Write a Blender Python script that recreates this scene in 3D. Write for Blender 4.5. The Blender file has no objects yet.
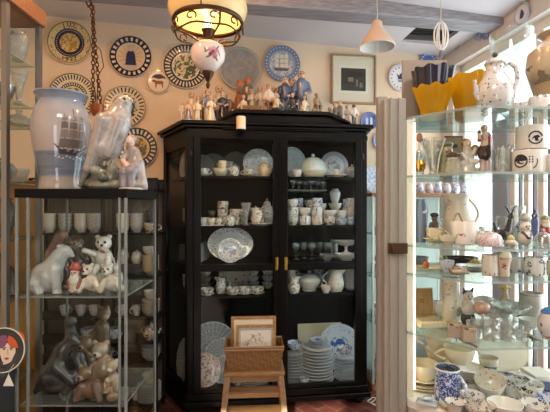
import bpy, bmesh, math, random
import numpy as np
from mathutils import Vector, Matrix
random.seed(7)
PI = math.pi
SC = bpy.context.scene
COL = SC.collection
F, U0, V0, EYE = 420.0, 275.0, 206.0, 1.5

# ------------------------------------------------------------------ helpers
def lin(h):
    if isinstance(h, (tuple, list)): return (h[0], h[1], h[2], 1.0)
    h = h.lstrip('#'); o = []
    for i in (0, 2, 4):
        c = int(h[i:i+2], 16) / 255
        o.append(c / 12.92 if c <= .04045 else ((c + .055) / 1.055) ** 2.4)
    return (o[0], o[1], o[2], 1.0)

def X(u, Y): return (u - U0) * Y / F
def Z(v, Y): return EYE - (v - V0) * Y / F
def P(u, v, Y): return Vector((X(u, Y), Y, Z(v, Y)))

PHI = math.radians(7.6); CP, SP = math.cos(PHI), math.sin(PHI)
OX, OY = -.629, 3.0
def L2W(a, b, z=0.0): return Vector((OX + a*CP - b*SP, OY + a*SP + b*CP, z))     # room-aligned frame
def aof(u, b):
    r = (u - U0) / F
    return (r * (OY + b*CP) - OX + b*SP) / (CP - r*SP)
def C(u, b, z): return L2W(aof(u, b), b, z)
WALLB = .55
def W(u, v, off=0.0):
    p = C(u, WALLB - off, 0); p.z = Z(v, p.y); return p

class MB:
    def __init__(s): s.v = []; s.f = []; s.m = []
    def add(s, vs, fs, m=0):
        o = len(s.v); s.v += [tuple(p) for p in vs]
        for f in fs: s.f.append([i + o for i in f]); s.m.append(m)
        return s
    def box(s, x0, x1, y0, y1, z0, z1, m=0, M=None, side=None):
        vs = [Vector((x, y, z)) for z in (z0, z1) for x, y in ((x0,y0),(x1,y0),(x1,y1),(x0,y1))]
        if M: vs = [M @ p for p in vs]
        s.add(vs, [[3,2,1,0],[4,5,6,7]], m)
        s.add(vs, [[0,1,5,4],[1,2,6,5],[2,3,7,6],[3,0,4,7]], m if side is None else side)
        return s
    def lathe(s, prof, n=28, m=0, sx=1, sy=1, c=(0,0,0), wave=None):
        vs = []; fs = []
        for (r, z) in prof:
            for j in range(n):
                t = 2*PI*j/n; rr = r
                if wave: rr = wave(r, z, t)
                vs.append((c[0] + rr*math.cos(t)*sx, c[1] + rr*math.sin(t)*sy, c[2] + z))
        for i in range(len(prof)-1):
            for j in range(n):
                k = (j+1) % n
                fs.append([i*n+j, i*n+k, (i+1)*n+k, (i+1)*n+j])
        return s.add(vs, fs, m)
    def tube(s, pts, r, n=8, m=0, closed=False, flat=1.0):
        pts = [Vector(p) for p in pts]; N = len(pts); vs = []; fs = []
        up = Vector((0,0,1)); prev = None
        for i, p in enumerate(pts):
            a = pts[(i-1) % N] if (closed or i > 0) else p
            b = pts[(i+1) % N] if (closed or i < N-1) else p
            d = (b - a).normalized()
            if prev is None:
                x = d.cross(up)
                if x.length < 1e-3: x = d.cross(Vector((1,0,0)))
                x.normalize()
            else:
                x = prev - d*prev.dot(d)
                if x.length < 1e-6: x = d.orthogonal()
                x.normalize()
            prev = x; y = d.cross(x)
            rr = r[i] if isinstance(r, (list, tuple)) else r
            for j in range(n):
                t = 2*PI*j/n
                vs.append(p + x*rr*math.cos(t) + y*rr*math.sin(t)*flat)
        for i in range(N if closed else N-1):
            q = (i+1) % N
            for j in range(n):
                k = (j+1) % n
                fs.append([i*n+j, i*n+k, q*n+k, q*n+j])
        if not closed:
            fs.append(list(range(n))[::-1]); fs.append([(N-1)*n + j for j in range(n)])
        return s.add(vs, fs, m)
    def prism(s, poly, z0, z1, m=0, M=None, side=None):
        n = len(poly)
        vs = [Vector((x, y, z0)) for x, y in poly] + [Vector((x, y, z1)) for x, y in poly]
        if M: vs = [M @ p for p in vs]
        s.add(vs, [list(range(n))[::-1], list(range(n, 2*n))], m)
        s.add(vs, [[i, (i+1) % n, n + (i+1) % n, n + i] for i in range(n)], m if side is None else side)
        return s
    def ball(s, c, r, n=12, m=0, sc=(1,1,1)):
        prof = [(r*math.sin(PI*i/8), -r*math.cos(PI*i/8)) for i in range(9)]
        vs = []
        o = MB(); o.lathe(prof, n)
        vs = [(c[0]+p[0]*sc[0], c[1]+p[1]*sc[1], c[2]+p[2]*sc[2]) for p in o.v]
        return s.add(vs, o.f, m)
    def build(s, name, mats, parent=None, loc=(0,0,0), rot=(0,0,0), sharp=35, merge=1e-5, bevel=0):
        bm = bmesh.new()
        vv = [bm.verts.new(p) for p in s.v]
        for f, m in zip(s.f, s.m):
            try:
                q = bm.faces.new([vv[i] for i in f]); q.material_index = m; q.smooth = True
            except ValueError: pass
        bmesh.ops.remove_doubles(bm, verts=bm.verts, dist=merge)
        bmesh.ops.dissolve_degenerate(bm, dist=merge*.5, edges=bm.edges)
        bmesh.ops.recalc_face_normals(bm, faces=bm.faces)
        me = bpy.data.meshes.new(name); bm.to_mesh(me); bm.free()
        me.set_sharp_from_angle(angle=math.radians(sharp))
        for q in (mats if isinstance(mats, (list, tuple)) else [mats]): me.materials.append(q)
        o = bpy.data.objects.new(name, me); COL.objects.link(o)
        o.location = loc; o.rotation_euler = rot
        if parent: o.parent = parent
        if bevel:
            b = o.modifiers.new('bevel', 'BEVEL'); b.width = bevel; b.segments = 2; b.limit_method = 'ANGLE'
        return o

LABELS = {}
def tag(o, label, cat, group=None):
    o['label'] = label; o['category'] = cat
    if group: o['group'] = group
    LABELS.setdefault(label, []).append(o.name)
    return o
def struct(o): o['kind'] = 'structure'; return o
def empty(name, loc=(0,0,0), rz=0):
    o = bpy.data.objects.new(name, None); COL.objects.link(o)
    o.location = loc; o.rotation_euler = (0,0,rz); o.empty_display_size = .05
    return o
def thing(name, label, cat, loc=(0,0,0), rz=0, group=None):
    return tag(empty(name, loc, rz), label, cat, group)
def copy_tree(o, parent=None):
    c = o.copy(); COL.objects.link(c)
    if parent: c.parent = parent
    for k in ('label', 'group'):
        if parent is None and k in c: del c[k]
    for ch in list(o.children): copy_tree(ch, c)
    return c
PROTO = {}
def put(maker, args, loc, label, cat, group=None, rot=(0,0,0), s=1.0):
    key = (maker.__name__,) + tuple(str(a) for a in args)
    if key in PROTO: o = copy_tree(PROTO[key])
    else: o = maker(*args); PROTO[key] = o
    o.location = loc; o.rotation_euler = rot if isinstance(rot, (tuple, list)) else (0,0,rot)
    o.scale = (s,)*3 if not isinstance(s, (tuple, list)) else s
    return tag(o, label, cat, group)
ORD = ['first','second','third','fourth','fifth','sixth','seventh','eighth','ninth','tenth','eleventh','twelfth','thirteenth','fourteenth','fifteenth','sixteenth']

# ------------------------------------------------------------------ materials
class NM:
    def __init__(s, name):
        s.mat = bpy.data.materials.new(name); s.mat.use_nodes = True
        s.nt = s.mat.node_tree; s.b = s.nt.nodes['Principled BSDF']; s.out = s.nt.nodes['Material Output']
    def n(s, t, **kw):
        q = s.nt.nodes.new(t)
        for k, v in kw.items(): setattr(q, k, v)
        return q
    def l(s, a, b): s.nt.links.new(a, b)
    def inp(s, sock, v):
        if isinstance(v, (int, float)): sock.default_value = v
        elif isinstance(v, (tuple, list)): sock.default_value = v
        else: s.l(v, sock)
    def m(s, op, a, b=0.0, c=None):
        q = s.n('ShaderNodeMath', operation=op); s.inp(q.inputs[0], a); s.inp(q.inputs[1], b)
        if c is not None: s.inp(q.inputs[2], c)
        return q.outputs[0]
    def mix(s, f, a, b):
        q = s.n('ShaderNodeMix', data_type='RGBA'); s.inp(q.inputs[0], f)
        s.inp(q.inputs[6], lin(a) if isinstance(a, str) else a); s.inp(q.inputs[7], lin(b) if isinstance(b, str) else b)
        return q.outputs[2]
    def obj(s):
        return s.n('ShaderNodeTexCoord').outputs['Object']
    def mapping(s, scale=(1,1,1), rot=(0,0,0)):
        q = s.n('ShaderNodeMapping'); s.l(s.obj(), q.inputs[0])
        q.inputs['Scale'].default_value = scale; q.inputs['Rotation'].default_value = rot
        return q.outputs[0]
    def noise(s, scale, vec=None, detail=3, out='Fac'):
        q = s.n('ShaderNodeTexNoise'); q.inputs['Scale'].default_value = scale; q.inputs['Detail'].default_value = detail
        s.l(vec if vec is not None else s.obj(), q.inputs['Vector']); return q.outputs[out]
    def vor(s, scale, vec=None, out='Distance'):
        q = s.n('ShaderNodeTexVoronoi'); q.inputs['Scale'].default_value = scale
        s.l(vec if vec is not None else s.obj(), q.inputs['Vector']); return q.outputs[out]
    def xyz(s):
        q = s.n('ShaderNodeSeparateXYZ'); s.l(s.obj(), q.inputs[0]); return q.outputs
    def bump(s, h, strength=.3, dist=.01):
        q = s.n('ShaderNodeBump'); s.l(h, q.inputs['Height']); q.inputs['Strength'].default_value = strength; q.inputs['Distance'].default_value = dist
        s.l(q.outputs[0], s.b.inputs['Normal'])
    def base(s, c, rough=.5, metal=0, coat=0, spec=.5):
        s.inp(s.b.inputs['Base Color'], lin(c) if isinstance(c, str) else c)
        s.b.inputs['Roughness'].default_value = rough; s.b.inputs['Metallic'].default_value = metal
        s.b.inputs['Coat Weight'].default_value = coat; s.b.inputs['Coat Roughness'].default_value = .05
        s.b.inputs['Specular IOR Level'].default_value = spec
        return s.mat
MATS = {}
def flat(c, rough=.5, metal=0, coat=0, name=None):
    k = (c, rough, metal, coat)
    if k not in MATS: MATS[k] = NM(name or 'paint').base(c, rough, metal, coat)
    return MATS[k]
def porc(base, spots=(), bands=(), rough=.18, zb=()):
    """glazed china; spots: (colour, voronoi scale, threshold); zb: (z0, z1, colour) painted bands"""
    k = ('porc', base, tuple(spots), tuple(zb))
    if k in MATS: return MATS[k]
    n = NM('china_glaze'); c = lin(base)
    for (col, sc, th) in spots:
        f = n.m('MULTIPLY', n.m('LESS_THAN', n.m('ADD', n.vor(sc), n.m('MULTIPLY', n.noise(sc*2.4, None, 4), .9)), th + .52), n.m('GREATER_THAN', n.noise(sc*5, None, 2), .47))
        c = n.mix(f, c, col)
    if zb:
        z = n.xyz()[2]
        for z0, z1, col in zb:
            f = n.m('MULTIPLY', n.m('GREATER_THAN', z, z0), n.m('LESS_THAN', z, z1)); c = n.mix(f, c, col)
    MATS[k] = n.base(c, rough, 0, .6); return MATS[k]
def plate_mat(key, base, layers):
    """unit-radius plate; layers (r0, r1, colour[, angular count, duty[, voronoi scale, threshold]])"""
    k = ('plate', key)
    if k in MATS: return MATS[k]
    n = NM('plate_glaze'); x, y, z = n.xyz(); c = lin(base)
    r = n.m('SQRT', n.m('ADD', n.m('MULTIPLY', x, x), n.m('MULTIPLY', y, y)))
    th = n.m('ARCTAN2', y, x)
    for L in layers:
        r0, r1, col = L[:3]
        f = n.m('MULTIPLY', n.m('GREATER_THAN', r, r0), n.m('LESS_THAN', r, r1))
        if len(L) > 3 and L[3]:
            f = n.m('MULTIPLY', f, n.m('GREATER_THAN', n.m('SINE', n.m('MULTIPLY', th, float(L[3]))), L[4]))
        if len(L) > 5:
            f = n.m('MULTIPLY', f, n.m('GREATER_THAN', n.noise(L[5]*1.6, None, 5), .66 - L[6]*.42))
        c = n.mix(f, c, col)
    MATS[k] = n.base(c, .2, 0, .5); return MATS[k]
def glass_mat(name, tint, refl=1.0, haze=0.0, rough=0.0):
    n = NM(name); nt = n.nt
    tr = n.n('ShaderNodeBsdfTransparent'); tr.inputs[0].default_value = lin(tint)
    gl = n.n('ShaderNodeBsdfGlossy'); gl.inputs['Roughness'].default_value = rough
    fr = n.n('ShaderNodeLayerWeight'); fr.inputs[0].default_value = .5
    f = n.m('MULTIPLY', n.m('ADD', n.m('MULTIPLY', n.m('POWER', fr.outputs['Facing'], 4.0), .85), .04), refl); q = n.n('ShaderNodeMath', operation='MINIMUM'); n.l(f, q.inputs[0]); q.inputs[1].default_value = .9
    mx = n.n('ShaderNodeMixShader'); n.l(q.outputs[0], mx.inputs[0]); n.l(tr.outputs[0], mx.inputs[1]); n.l(gl.outputs[0], mx.inputs[2])
    last = mx.outputs[0]
    if haze:
        df = n.n('ShaderNodeBsdfDiffuse'); df.inputs[0].default_value = (.9,.95,.95,1)
        m2 = n.n('ShaderNodeMixShader'); m2.inputs[0].default_value = haze; n.l(last, m2.inputs[1]); n.l(df.outputs[0], m2.inputs[2]); last = m2.outputs[0]
    n.l(last, n.out.inputs[0]); return n.mat
GLASS = glass_mat('clear_pane', '#f8fbfa', .28)
SHELFG = glass_mat('shelf_glass', '#f0f8f5', .6, .045)
EDGE = glass_mat('glass_edge', '#8fb8ac', 1.2, .28)
EDGED = glass_mat('dark_glass_edge', '#7fa29e', 1.2, .22)
def crystal_mat():
    n = NM('cut_crystal'); nt = n.nt
    tr = n.n('ShaderNodeBsdfTransparent'); tr.inputs[0].default_value = lin('#f4f4f2')
    gl = n.n('ShaderNodeBsdfGlossy'); gl.inputs['Roughness'].default_value = .05
    bp = n.n('ShaderNodeBump'); n.l(n.vor(75), bp.inputs['Height']); bp.inputs['Strength'].default_value = .45; bp.inputs['Distance'].default_value = .01
    n.l(bp.outputs[0], gl.inputs['Normal'])
    lw = n.n('ShaderNodeLayerWeight'); lw.inputs[0].default_value = .35; n.l(bp.outputs[0], lw.inputs['Normal'])
    mx = n.n('ShaderNodeMixShader'); n.l(lw.outputs['Facing'], mx.inputs[0]); n.l(tr.outputs[0], mx.inputs[1]); n.l(gl.outputs[0], mx.inputs[2])
    df = n.n('ShaderNodeBsdfDiffuse'); df.inputs[0].default_value = (.85,.87,.87,1)
    m2 = n.n('ShaderNodeMixShader'); m2.inputs[0].default_value = .12; n.l(mx.outputs[0], m2.inputs[1]); n.l(df.outputs[0], m2.inputs[2])
    n.l(m2.outputs[0], n.out.inputs[0]); return n.mat
CRYSTAL = crystal_mat()
CLEAR = glass_mat('blown_glass', '#f2f6f6', 1.6, .05)
def wood(name, a, b, scale=(2,2,18), rough=.45):
    n = NM(name); v = n.mapping(scale); f = n.noise(6, v, 6)
    q = n.n('ShaderNodeMapRange'); n.l(f, q.inputs[0]); q.inputs[1].default_value = .35; q.inputs[2].default_value = .65
    n.bump(f, .15, .004)
    return n.base(n.mix(q.outputs[0], a, b), rough)
BLACKW = NM('black_lacquer').base('#0a0807', .3, 0, 0, .14)
BLACKIN = NM('black_interior').base('#0b0b0d', .7, 0, 0, .15)
PINE = wood('pine', '#967048', '#74532f', (18,18,2))
PINEX = wood('pine_board', '#9a744b', '#7c5a37', (3,30,30))
OAK = wood('oak_board', '#9a6a44', '#7c4f30', (3,30,30))
GREYW = wood('grey_painted_wood', '#9b968e', '#928d85', (20,20,1.5), .5)
BEAMW = wood('grey_beam', '#9b9aa0', '#7f7e86', (1.2,12,12), .6)
WHITEP = NM('white_paint').base('#ebe9e2', .45)
BRASS = NM('aged_brass').base('#a8823c', .35, 1)
BRONZE = NM('dark_bronze').base('#4a3320', .4, .8)
STEEL = NM('brushed_steel').base('#8d8d8b', .35, .9)
IRON = NM('black_iron').base('#161516', .5, .3)
WHITE = porc('#d9d7d1'); CREAM = porc('#dacfb4'); IVORY = porc('#e0d6bd')
BLUEF = porc('#d6d6d6', (('#2c3a78', 36, .30),))
BLUEF2 = porc('#d6d4ce', (('#1f2854', 55, .34),))
BLUED = porc('#cfd4de', (('#4a62a6', 48, .42),))
BLACKF = porc('#d8d2c6', (('#1c1c24', 34, .32), ('#5d636e', 70, .22)))
PINKF = porc('#d9cfc4', (('#b0707e', 40, .2), ('#6f8a62', 60, .16)))
GREYF = porc('#b9babd', (('#737a8c', 50, .36),))
GOLDB = porc('#ddd0b2', (('#a07a36', 55, .3),))
GREYPALE = porc('#bfc1c4', (('#979dab', 40, .32),))
WILLOW = porc('#c3cfe6', (('#234f9e', 40, .62), ('#1d3d84', 80, .5)))
def vcol():
    n = NM('painted_porcelain'); a = n.n('ShaderNodeAttribute', attribute_name='Col')
    n.l(n.mix(n.m('MULTIPLY', n.m('GREATER_THAN', n.noise(38, None, 5), .55), .2), a.outputs['Color'], '#5a524c'), n.b.inputs['Base Color'])
    n.b.inputs['Roughness'].default_value = .22; n.b.inputs['Coat Weight'].default_value = .5; n.b.inputs['Coat Roughness'].default_value = .05
    return n.mat
PAINTED = vcol()

# ------------------------------------------------------------------ implicit modelling for figures and animals
def sdf_obj(name, prims, k=.03, res=30, parent=None, mat=None, floor=0.0):
    """prims: ('c', a, b, ra, rb, col) tapered limb, ('e', centre, radii, col) ellipsoid (optional axis tilt about y as 5th)"""
    pts = []
    for p in prims:
        if p[0] == 'c':
            for q, r in ((p[1], p[3]), (p[2], p[4])):
                pts.append(np.array(q) - r); pts.append(np.array(q) + r)
        else:
            r = max(p[2]) if len(p) > 4 else np.array(p[2])
            pts.append(np.array(p[1]) - r); pts.append(np.array(p[1]) + r)
    pts = np.array(pts); lo = pts.min(0); hi = pts.max(0); h = (hi - lo).max() / res
    lo = lo - 2.5*h; hi = hi + 2.5*h
    ax = [np.arange(lo[i], hi[i] + h, h) for i in range(3)]
    G = np.stack(np.meshgrid(*ax, indexing='ij'), -1)
    def dist(p, G):
        if p[0] == 'c':
            a = np.array(p[1], float); b = np.array(p[2], float); ab = b - a
            t = np.clip(((G - a) @ ab) / max(ab @ ab, 1e-9), 0, 1)
            d = np.linalg.norm(G - a - t[..., None]*ab, axis=-1)
            return d - (p[3] + (p[4] - p[3])*t)
        q = G - np.array(p[1], float); r = np.array(p[2], float)
        if len(p) > 4:
            c, s = math.cos(p[4]), math.sin(p[4])
            q = np.stack([q[..., 0]*c + q[..., 2]*s, q[..., 1], -q[..., 0]*s + q[..., 2]*c], -1)
        k0 = np.linalg.norm(q / r, axis=-1); k1 = np.linalg.norm(q / (r*r), axis=-1)
        return k0*(k0 - 1) / np.maximum(k1, 1e-6)
    D = None
    for p in prims:
        d = dist(p, G)
        if D is None: D = d
        else:
            hh = np.clip(.5 + .5*(D - d)/k, 0, 1); D = D*(1-hh) + d*hh - k*hh*(1-hh)
    nx, ny, nz = D.shape
    cor = [(i,j,l) for i in (0,1) for j in (0,1) for l in (0,1)]
    Cn = [D[i:nx-1+i, j:ny-1+j, l:nz-1+l] for i,j,l in cor]
    cnt = sum((c < 0).astype(int) for c in Cn); act = (cnt > 0) & (cnt < 8)
    idx = -np.ones(act.shape, int); idx[act] = np.arange(act.sum())
    acc = np.zeros((act.sum(), 3)); num = np.zeros(act.sum())
    for a in range(8):
        for b in range(a+1, 8):
            if sum(x != y for x, y in zip(cor[a], cor[b])) != 1: continue
            da = Cn[a][act]; db = Cn[b][act]; mm = (da < 0) != (db < 0)
            t = np.where(mm, da / np.where(mm, da - db, 1), 0)
            p = np.array(cor[a]) + t[:, None]*(np.array(cor[b]) - np.array(cor[a]))
            acc[mm] += p[mm]; num[mm] += 1
    V = (np.argwhere(act) + acc/np.maximum(num, 1)[:, None])*h + lo
    V[:, 2] = np.maximum(V[:, 2], floor)
    FS = []
    S = D < 0
    for axn in range(3):
        o1, o2 = [(1,2),(2,0),(0,1)][axn]
        sl0 = [slice(None)]*3; sl1 = [slice(None)]*3
        sl0[axn] = slice(0, -1); sl1[axn] = slice(1, None)
        ch = S[tuple(sl0)] != S[tuple(sl1)]
        for e in np.argwhere(ch):
            if e[o1] == 0 or e[o2] == 0 or e[o1] >= D.shape[o1]-1 or e[o2] >= D.shape[o2]-1: continue
            q = []
            for d1, d2 in ((-1,-1),(0,-1),(0,0),(-1,0)):
                c = e.copy(); c[o1] += d1; c[o2] += d2; q.append(int(idx[tuple(c)]))
            if min(q) < 0: continue
            FS.append(q if S[tuple(e)] else q[::-1])
    me = bpy.data.meshes.new(name); me.from_pydata(V.tolist(), [], FS); me.update()
    dd = np.stack([dist(p, V) for p in prims], 0); w = np.argmin(dd, 0)
    cols = np.array([lin(p[-1] if p[0] == 'c' else p[3]) for p in prims])[w]
    at = me.color_attributes.new('Col', 'FLOAT_COLOR', 'POINT'); at.data.foreach_set('color', cols.astype(np.float32).ravel())
    me.polygons.foreach_set('use_smooth', [True]*len(me.polygons))
    me.materials.append(mat or PAINTED)
    o = bpy.data.objects.new(name, me); COL.objects.link(o)
    if parent: o.parent = parent
    return o
def pxs(u0, v0, sc, prims):
    """figure drawn with side-view measures: (u, v, depth) -> local metres about (u0, v0)"""
    def q(p): return ((p[0]-u0)*sc, (p[2] if len(p) > 2 else 0)*sc, (v0-p[1])*sc)
    out = []
    for p in prims:
        if p[0] == 'c': out.append(('c', q(p[1]), q(p[2]), p[3]*sc, p[4]*sc, p[5]))
        else:
            e = ('e', q(p[1]), tuple(x*sc for x in (p[2][0], p[2][1], p[2][2])), p[3])
            if len(p) > 4: e = e + (p[4],)
            out.append(e)
    return out
def text_mesh(name, body, size, mat, parent, loc=(0,0,0), rot=(0,0,0), ext=.002):
    cu = bpy.data.curves.new(name, 'FONT'); cu.body = body; cu.size = size; cu.extrude = ext; cu.align_x = 'CENTER'; cu.align_y = 'CENTER'
    t = bpy.data.objects.new(name, cu); COL.objects.link(t)
    me = bpy.data.meshes.new_from_object(t); bpy.data.objects.remove(t)
    me.materials.clear(); me.materials.append(mat)
    o = bpy.data.objects.new(name, me); COL.objects.link(o); o.parent = parent; o.location = loc; o.rotation_euler = rot
    return o
def decal(name, polys, mats, rad, th0, z0, parent, lift=.0006, loc=(0,0,0)):
    """paint shapes wrapped round a turned body; polys: (list of (s, t) metres, material index); rad(z) radius"""
    bm = bmesh.new()
    for poly, mi in polys:
        f = bm.faces.new([bm.verts.new((x, y, mi*1e-4)) for x, y in poly]); f.material_index = mi
    bmesh.ops.triangulate(bm, faces=bm.faces)
    for _ in range(2): bmesh.ops.subdivide_edges(bm, edges=bm.edges, cuts=1, use_grid_fill=True)
    for v in bm.verts:
        z = z0 + v.co.y; R = rad(z); t = th0 + v.co.x / max(R, 1e-4); R += lift + v.co.z*3
        v.co = (R*math.cos(t), R*math.sin(t), z)
    bmesh.ops.recalc_face_normals(bm, faces=bm.faces)
    me = bpy.data.meshes.new(name); bm.to_mesh(me); bm.free()
    for q in mats: me.materials.append(q)
    o = bpy.data.objects.new(name, me); COL.objects.link(o); o.parent = parent; o.location = loc
    return o
def disc(cx, cy, r, n=14, ry=None): return [(cx + r*math.cos(2*PI*i/n), cy + (ry or r)*math.sin(2*PI*i/n)) for i in range(n)]
def ringseg(cx, cy, r0, r1, a0, a1, n=10):
    o = [(cx + r1*math.cos(a0+(a1-a0)*i/n), cy + r1*math.sin(a0+(a1-a0)*i/n)) for i in range(n+1)]
    return o + [(cx + r0*math.cos(a1+(a0-a1)*i/n), cy + r0*math.sin(a1+(a0-a1)*i/n)) for i in range(n+1)]
WORLD, EXPO, SUNE, CEIL, LAMPW, WARM = 2.5, 0.95, 8, 13, 5, 16
# ------------------------------------------------------------------ china and glass (one maker per kind, origin at the base centre)
def handle_pts(r, z0, z1, out, n=9):
    return [(r*.93 + out*math.sin(PI*i/(n-1)), 0, z0 + (z1-z0)*i/(n-1)) for i in range(n)]
def m_cup(mt, r=.042, h=.055, hd=1, style='round'):
    if style == 'round': pr = [(0,.004),(r*.5,.004),(r*.52,0),(r*.6,0),(r*.62,.006),(r*.85,h*.35),(r*.96,h*.7),(r,h),(r*.95,h),(r*.9,h*.7),(r*.78,h*.35),(r*.4,h*.14),(0,h*.12)]
    elif style == 'mug': pr = [(0,.004),(r*.8,.004),(r*.85,0),(r*.97,.003),(r,.01),(r,h*.97),(r*.985,h),(r*.93,h),(r*.92,.012),(0,.01)]
    elif style == 'flare': pr = [(0,.003),(r*.5,.003),(r*.55,0),(r*.6,.004),(r*.62,h*.3),(r*.75,h*.7),(r,h),(r*.96,h),(r*.7,h*.7),(r*.56,h*.3),(0,h*.1)]
    o = MB().lathe(pr, 24).build('mug' if style == 'mug' else 'teacup', mt)
    if hd: MB().tube(handle_pts(r, h*.2, h*.85, r*.62), r*.09, 6).build('handle', mt, o)
    return o
def m_saucer(mt, r=.07):
    return MB().lathe([(0,.003),(r*.45,.003),(r*.47,0),(r*.55,0),(r*.6,.004),(r,.016),(r*.99,.019),(r*.6,.008),(0,.006)], 28).build('saucer', mt)
def m_bowl(mt, r=.07, h=.06, name='bowl'):
    return MB().lathe([(0,.005),(r*.45,.005),(r*.48,0),(r*.54,0),(r*.55,.006),(r*.8,h*.35),(r*.95,h*.75),(r,h),(r*.96,h),(r*.9,h*.75),(r*.74,h*.37),(r*.4,h*.18),(0,h*.15)], 28).build(name, mt)
def m_plate(mt, name='plate', depth=.12, wav=0):
    wave = (lambda r, z, t: r*(1 + (wav*math.cos(12*t) if r > .8 else 0))) if wav else None
    return MB().lathe([(0,.02),(.55,.02),(.57,0),(.62,0),(.66,.03),(1,depth-.02),(1,depth),(.95,depth),(.66,.065),(.6,.05),(0,.045)], 40 if not wav else 96, wave=wave).build(name, mt)
def m_pitcher(mt, r=.05, h=.13, name='pitcher'):
    pr = [(0,.004),(r*.7,.004),(r*.72,0),(r*.8,.004),(r*.98,h*.25),(r,h*.4),(r*.75,h*.75),(r*.7,h*.88),(r*.85,h),(r*.8,h),(r*.65,h*.88),(r*.7,h*.74),(r*.93,h*.4),(r*.8,h*.1),(0,h*.06)]
    def wave(rr, z, t):
        if z > h*.85: return rr*(1 + .55*max(0, math.cos(t-PI))**6)
        return rr
    o = MB().lathe(pr, 28, wave=wave).build(name, mt)
    MB().tube(handle_pts(r*.95, h*.25, h*.9, r*.75), r*.09, 6).build('handle', mt, o)
    return o
def m_pot(mt, r=.07, h=.13, name='teapot', knobm=None):
    o = MB().lathe([(0,.005),(r*.55,.005),(r*.57,0),(r*.65,0),(r*.66,.008),(r*.95,h*.25),(r,h*.42),(r*.85,h*.66),(r*.5,h*.82),(r*.48,h*.86),(r*.42,h*.86),(r*.44,h*.8),(0,h*.7)], 28).build(name, mt)
    l = MB().lathe([(r*.5,h*.86),(r*.5,h*.88),(r*.35,h*.95),(r*.12,h*.99),(0,h*.99)], 24).build('lid', mt, o)
    MB().ball((0,0,h*1.04), r*.14).build('knob', knobm or mt, l)
    MB().tube([(r*.85 + .6*r*math.sin(PI*i/8)*1.0, 0, h*(.25+.5*i/8)) for i in range(9)], r*.09, 7).build('handle', mt, o)
    MB().tube([(-r*.8,0,h*.25),(-r*1.15,0,h*.38),(-r*1.35,0,h*.6),(-r*1.6,0,h*.76)], [r*.24,r*.18,r*.12,r*.1], 8).build('spout', mt, o)
    return o
def m_jar(mt, r=.035, h=.07, name='sugar_bowl'):
    o = MB().lathe([(0,.003),(r*.6,.003),(r*.65,0),(r*.7,.004),(r,h*.3),(r,h*.5),(r*.75,h*.75),(r*.7,h*.75),(r*.9,h*.5),(0,h*.15)], 24).build(name, mt)
    l = MB().lathe([(r*.78,h*.75),(r*.78,h*.78),(r*.5,h*.88),(r*.1,h*.92),(0,h*.92)], 20).build('lid', mt, o)
    MB().ball((0,0,h*.96), r*.16, 8).build('knob', mt, l)
    return o
def m_vase(mt, r=.05, h=.2, style='ovoid', name='vase'):
    P_ = {'ovoid': [(.5,0),(.55,.02),(.8,.3),(1,.6),(.95,.78),(.6,.92),(.55,.95),(.7,1)],
          'tall': [(.7,0),(.72,.02),(.8,.3),(.95,.6),(1,.75),(.85,.9),(.7,.95),(.75,1)],
          'trumpet': [(.6,0),(.62,.02),(.3,.1),(.3,.2),(.5,.55),(.8,.85),(1,1)],
          'cyl': [(.85,0),(.9,.01),(.88,.3),(.88,.7),(.95,.95),(1,1)],
          'bottle': [(.8,0),(1,.05),(1,.5),(.7,.65),(.3,.75),(.28,.95),(.36,1)]}[style]
    out = [(a*r, b*h) for a, b in P_]
    inn = [(max(a*r - .004, .002), max(b*h, .006)) for a, b in P_[::-1]]
    return MB().lathe([(0, 0)] + out + inn + [(0, .006)], 28).build(name, mt)
def m_goblet(mt=None, r=.03, h=.09):
    mt = mt or CLEAR
    o = MB().lathe([(0,h*.5),(r*.5,h*.52),(r*.95,h*.7),(r,h*.85),(r*.9,h),(r*.86,h),(r*.93,h*.85),(r*.85,h*.7),(0,h*.55)], 16).build('wine_glass', mt)
    MB().lathe([(0,0),(r*.8,0),(r*.8,h*.02),(r*.12,h*.06),(r*.1,h*.45),(r*.25,h*.52),(0,h*.5)], 14).build('stem', mt, o)
    return o
def m_tumbler(mt=None, r=.03, h=.08):
    return MB().lathe([(0,0),(r*.8,0),(r,h),(r*.94,h),(r*.75,h*.08),(0,h*.08)], 18).build('glass_tumbler', mt or CRYSTAL)
def m_tureen(mt, r=.1, h=.1):
    o = MB().lathe([(0,.008),(r*.5,.008),(r*.55,0),(r*.6,0),(r*.6,.01),(r*.9,h*.35),(r,h*.6),(r*1.02,h*.64),(r*.95,h*.64),(r*.9,h*.5),(0,h*.2)], 32).build('tureen', mt)
    l = MB().lathe([(r*.98,h*.64),(r*.98,h*.68),(r*.8,h*.88),(r*.4,h*1.02),(r*.12,h*1.06),(0,h*1.06)], 32).build('lid', mt, o)
    MB().ball((0,0,h*1.14), r*.12).build('knob', mt, l)
    for sx in (-1, 1): MB().tube([(sx*(r*.93 + .2*r*math.sin(PI*i/6)), (i-3)*r*.1, h*.5) for i in range(7)], r*.05, 6).build('handle', mt, o)
    return o
def m_cakestand(mt, r=.1, h=.09):
    o = MB().lathe([(0,h*.6),(r*.3,h*.6),(r*.72,h*.74),(r,h*.97),(r*1.0,h),(r*.93,h*.97),(r*.66,h*.8),(r*.3,h*.68),(0,h*.66)], 36, wave=lambda q,z,t: q*(1+.03*math.cos(14*t)*(q > r*.8))).build('cake_stand', mt)
    MB().lathe([(0,0),(r*.5,0),(r*.5,h*.04),(r*.18,h*.14),(r*.1,h*.3),(r*.14,h*.42),(r*.1,h*.5),(r*.26,h*.61),(0,h*.62)], 24).build('foot', mt, o)
    return o
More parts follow.
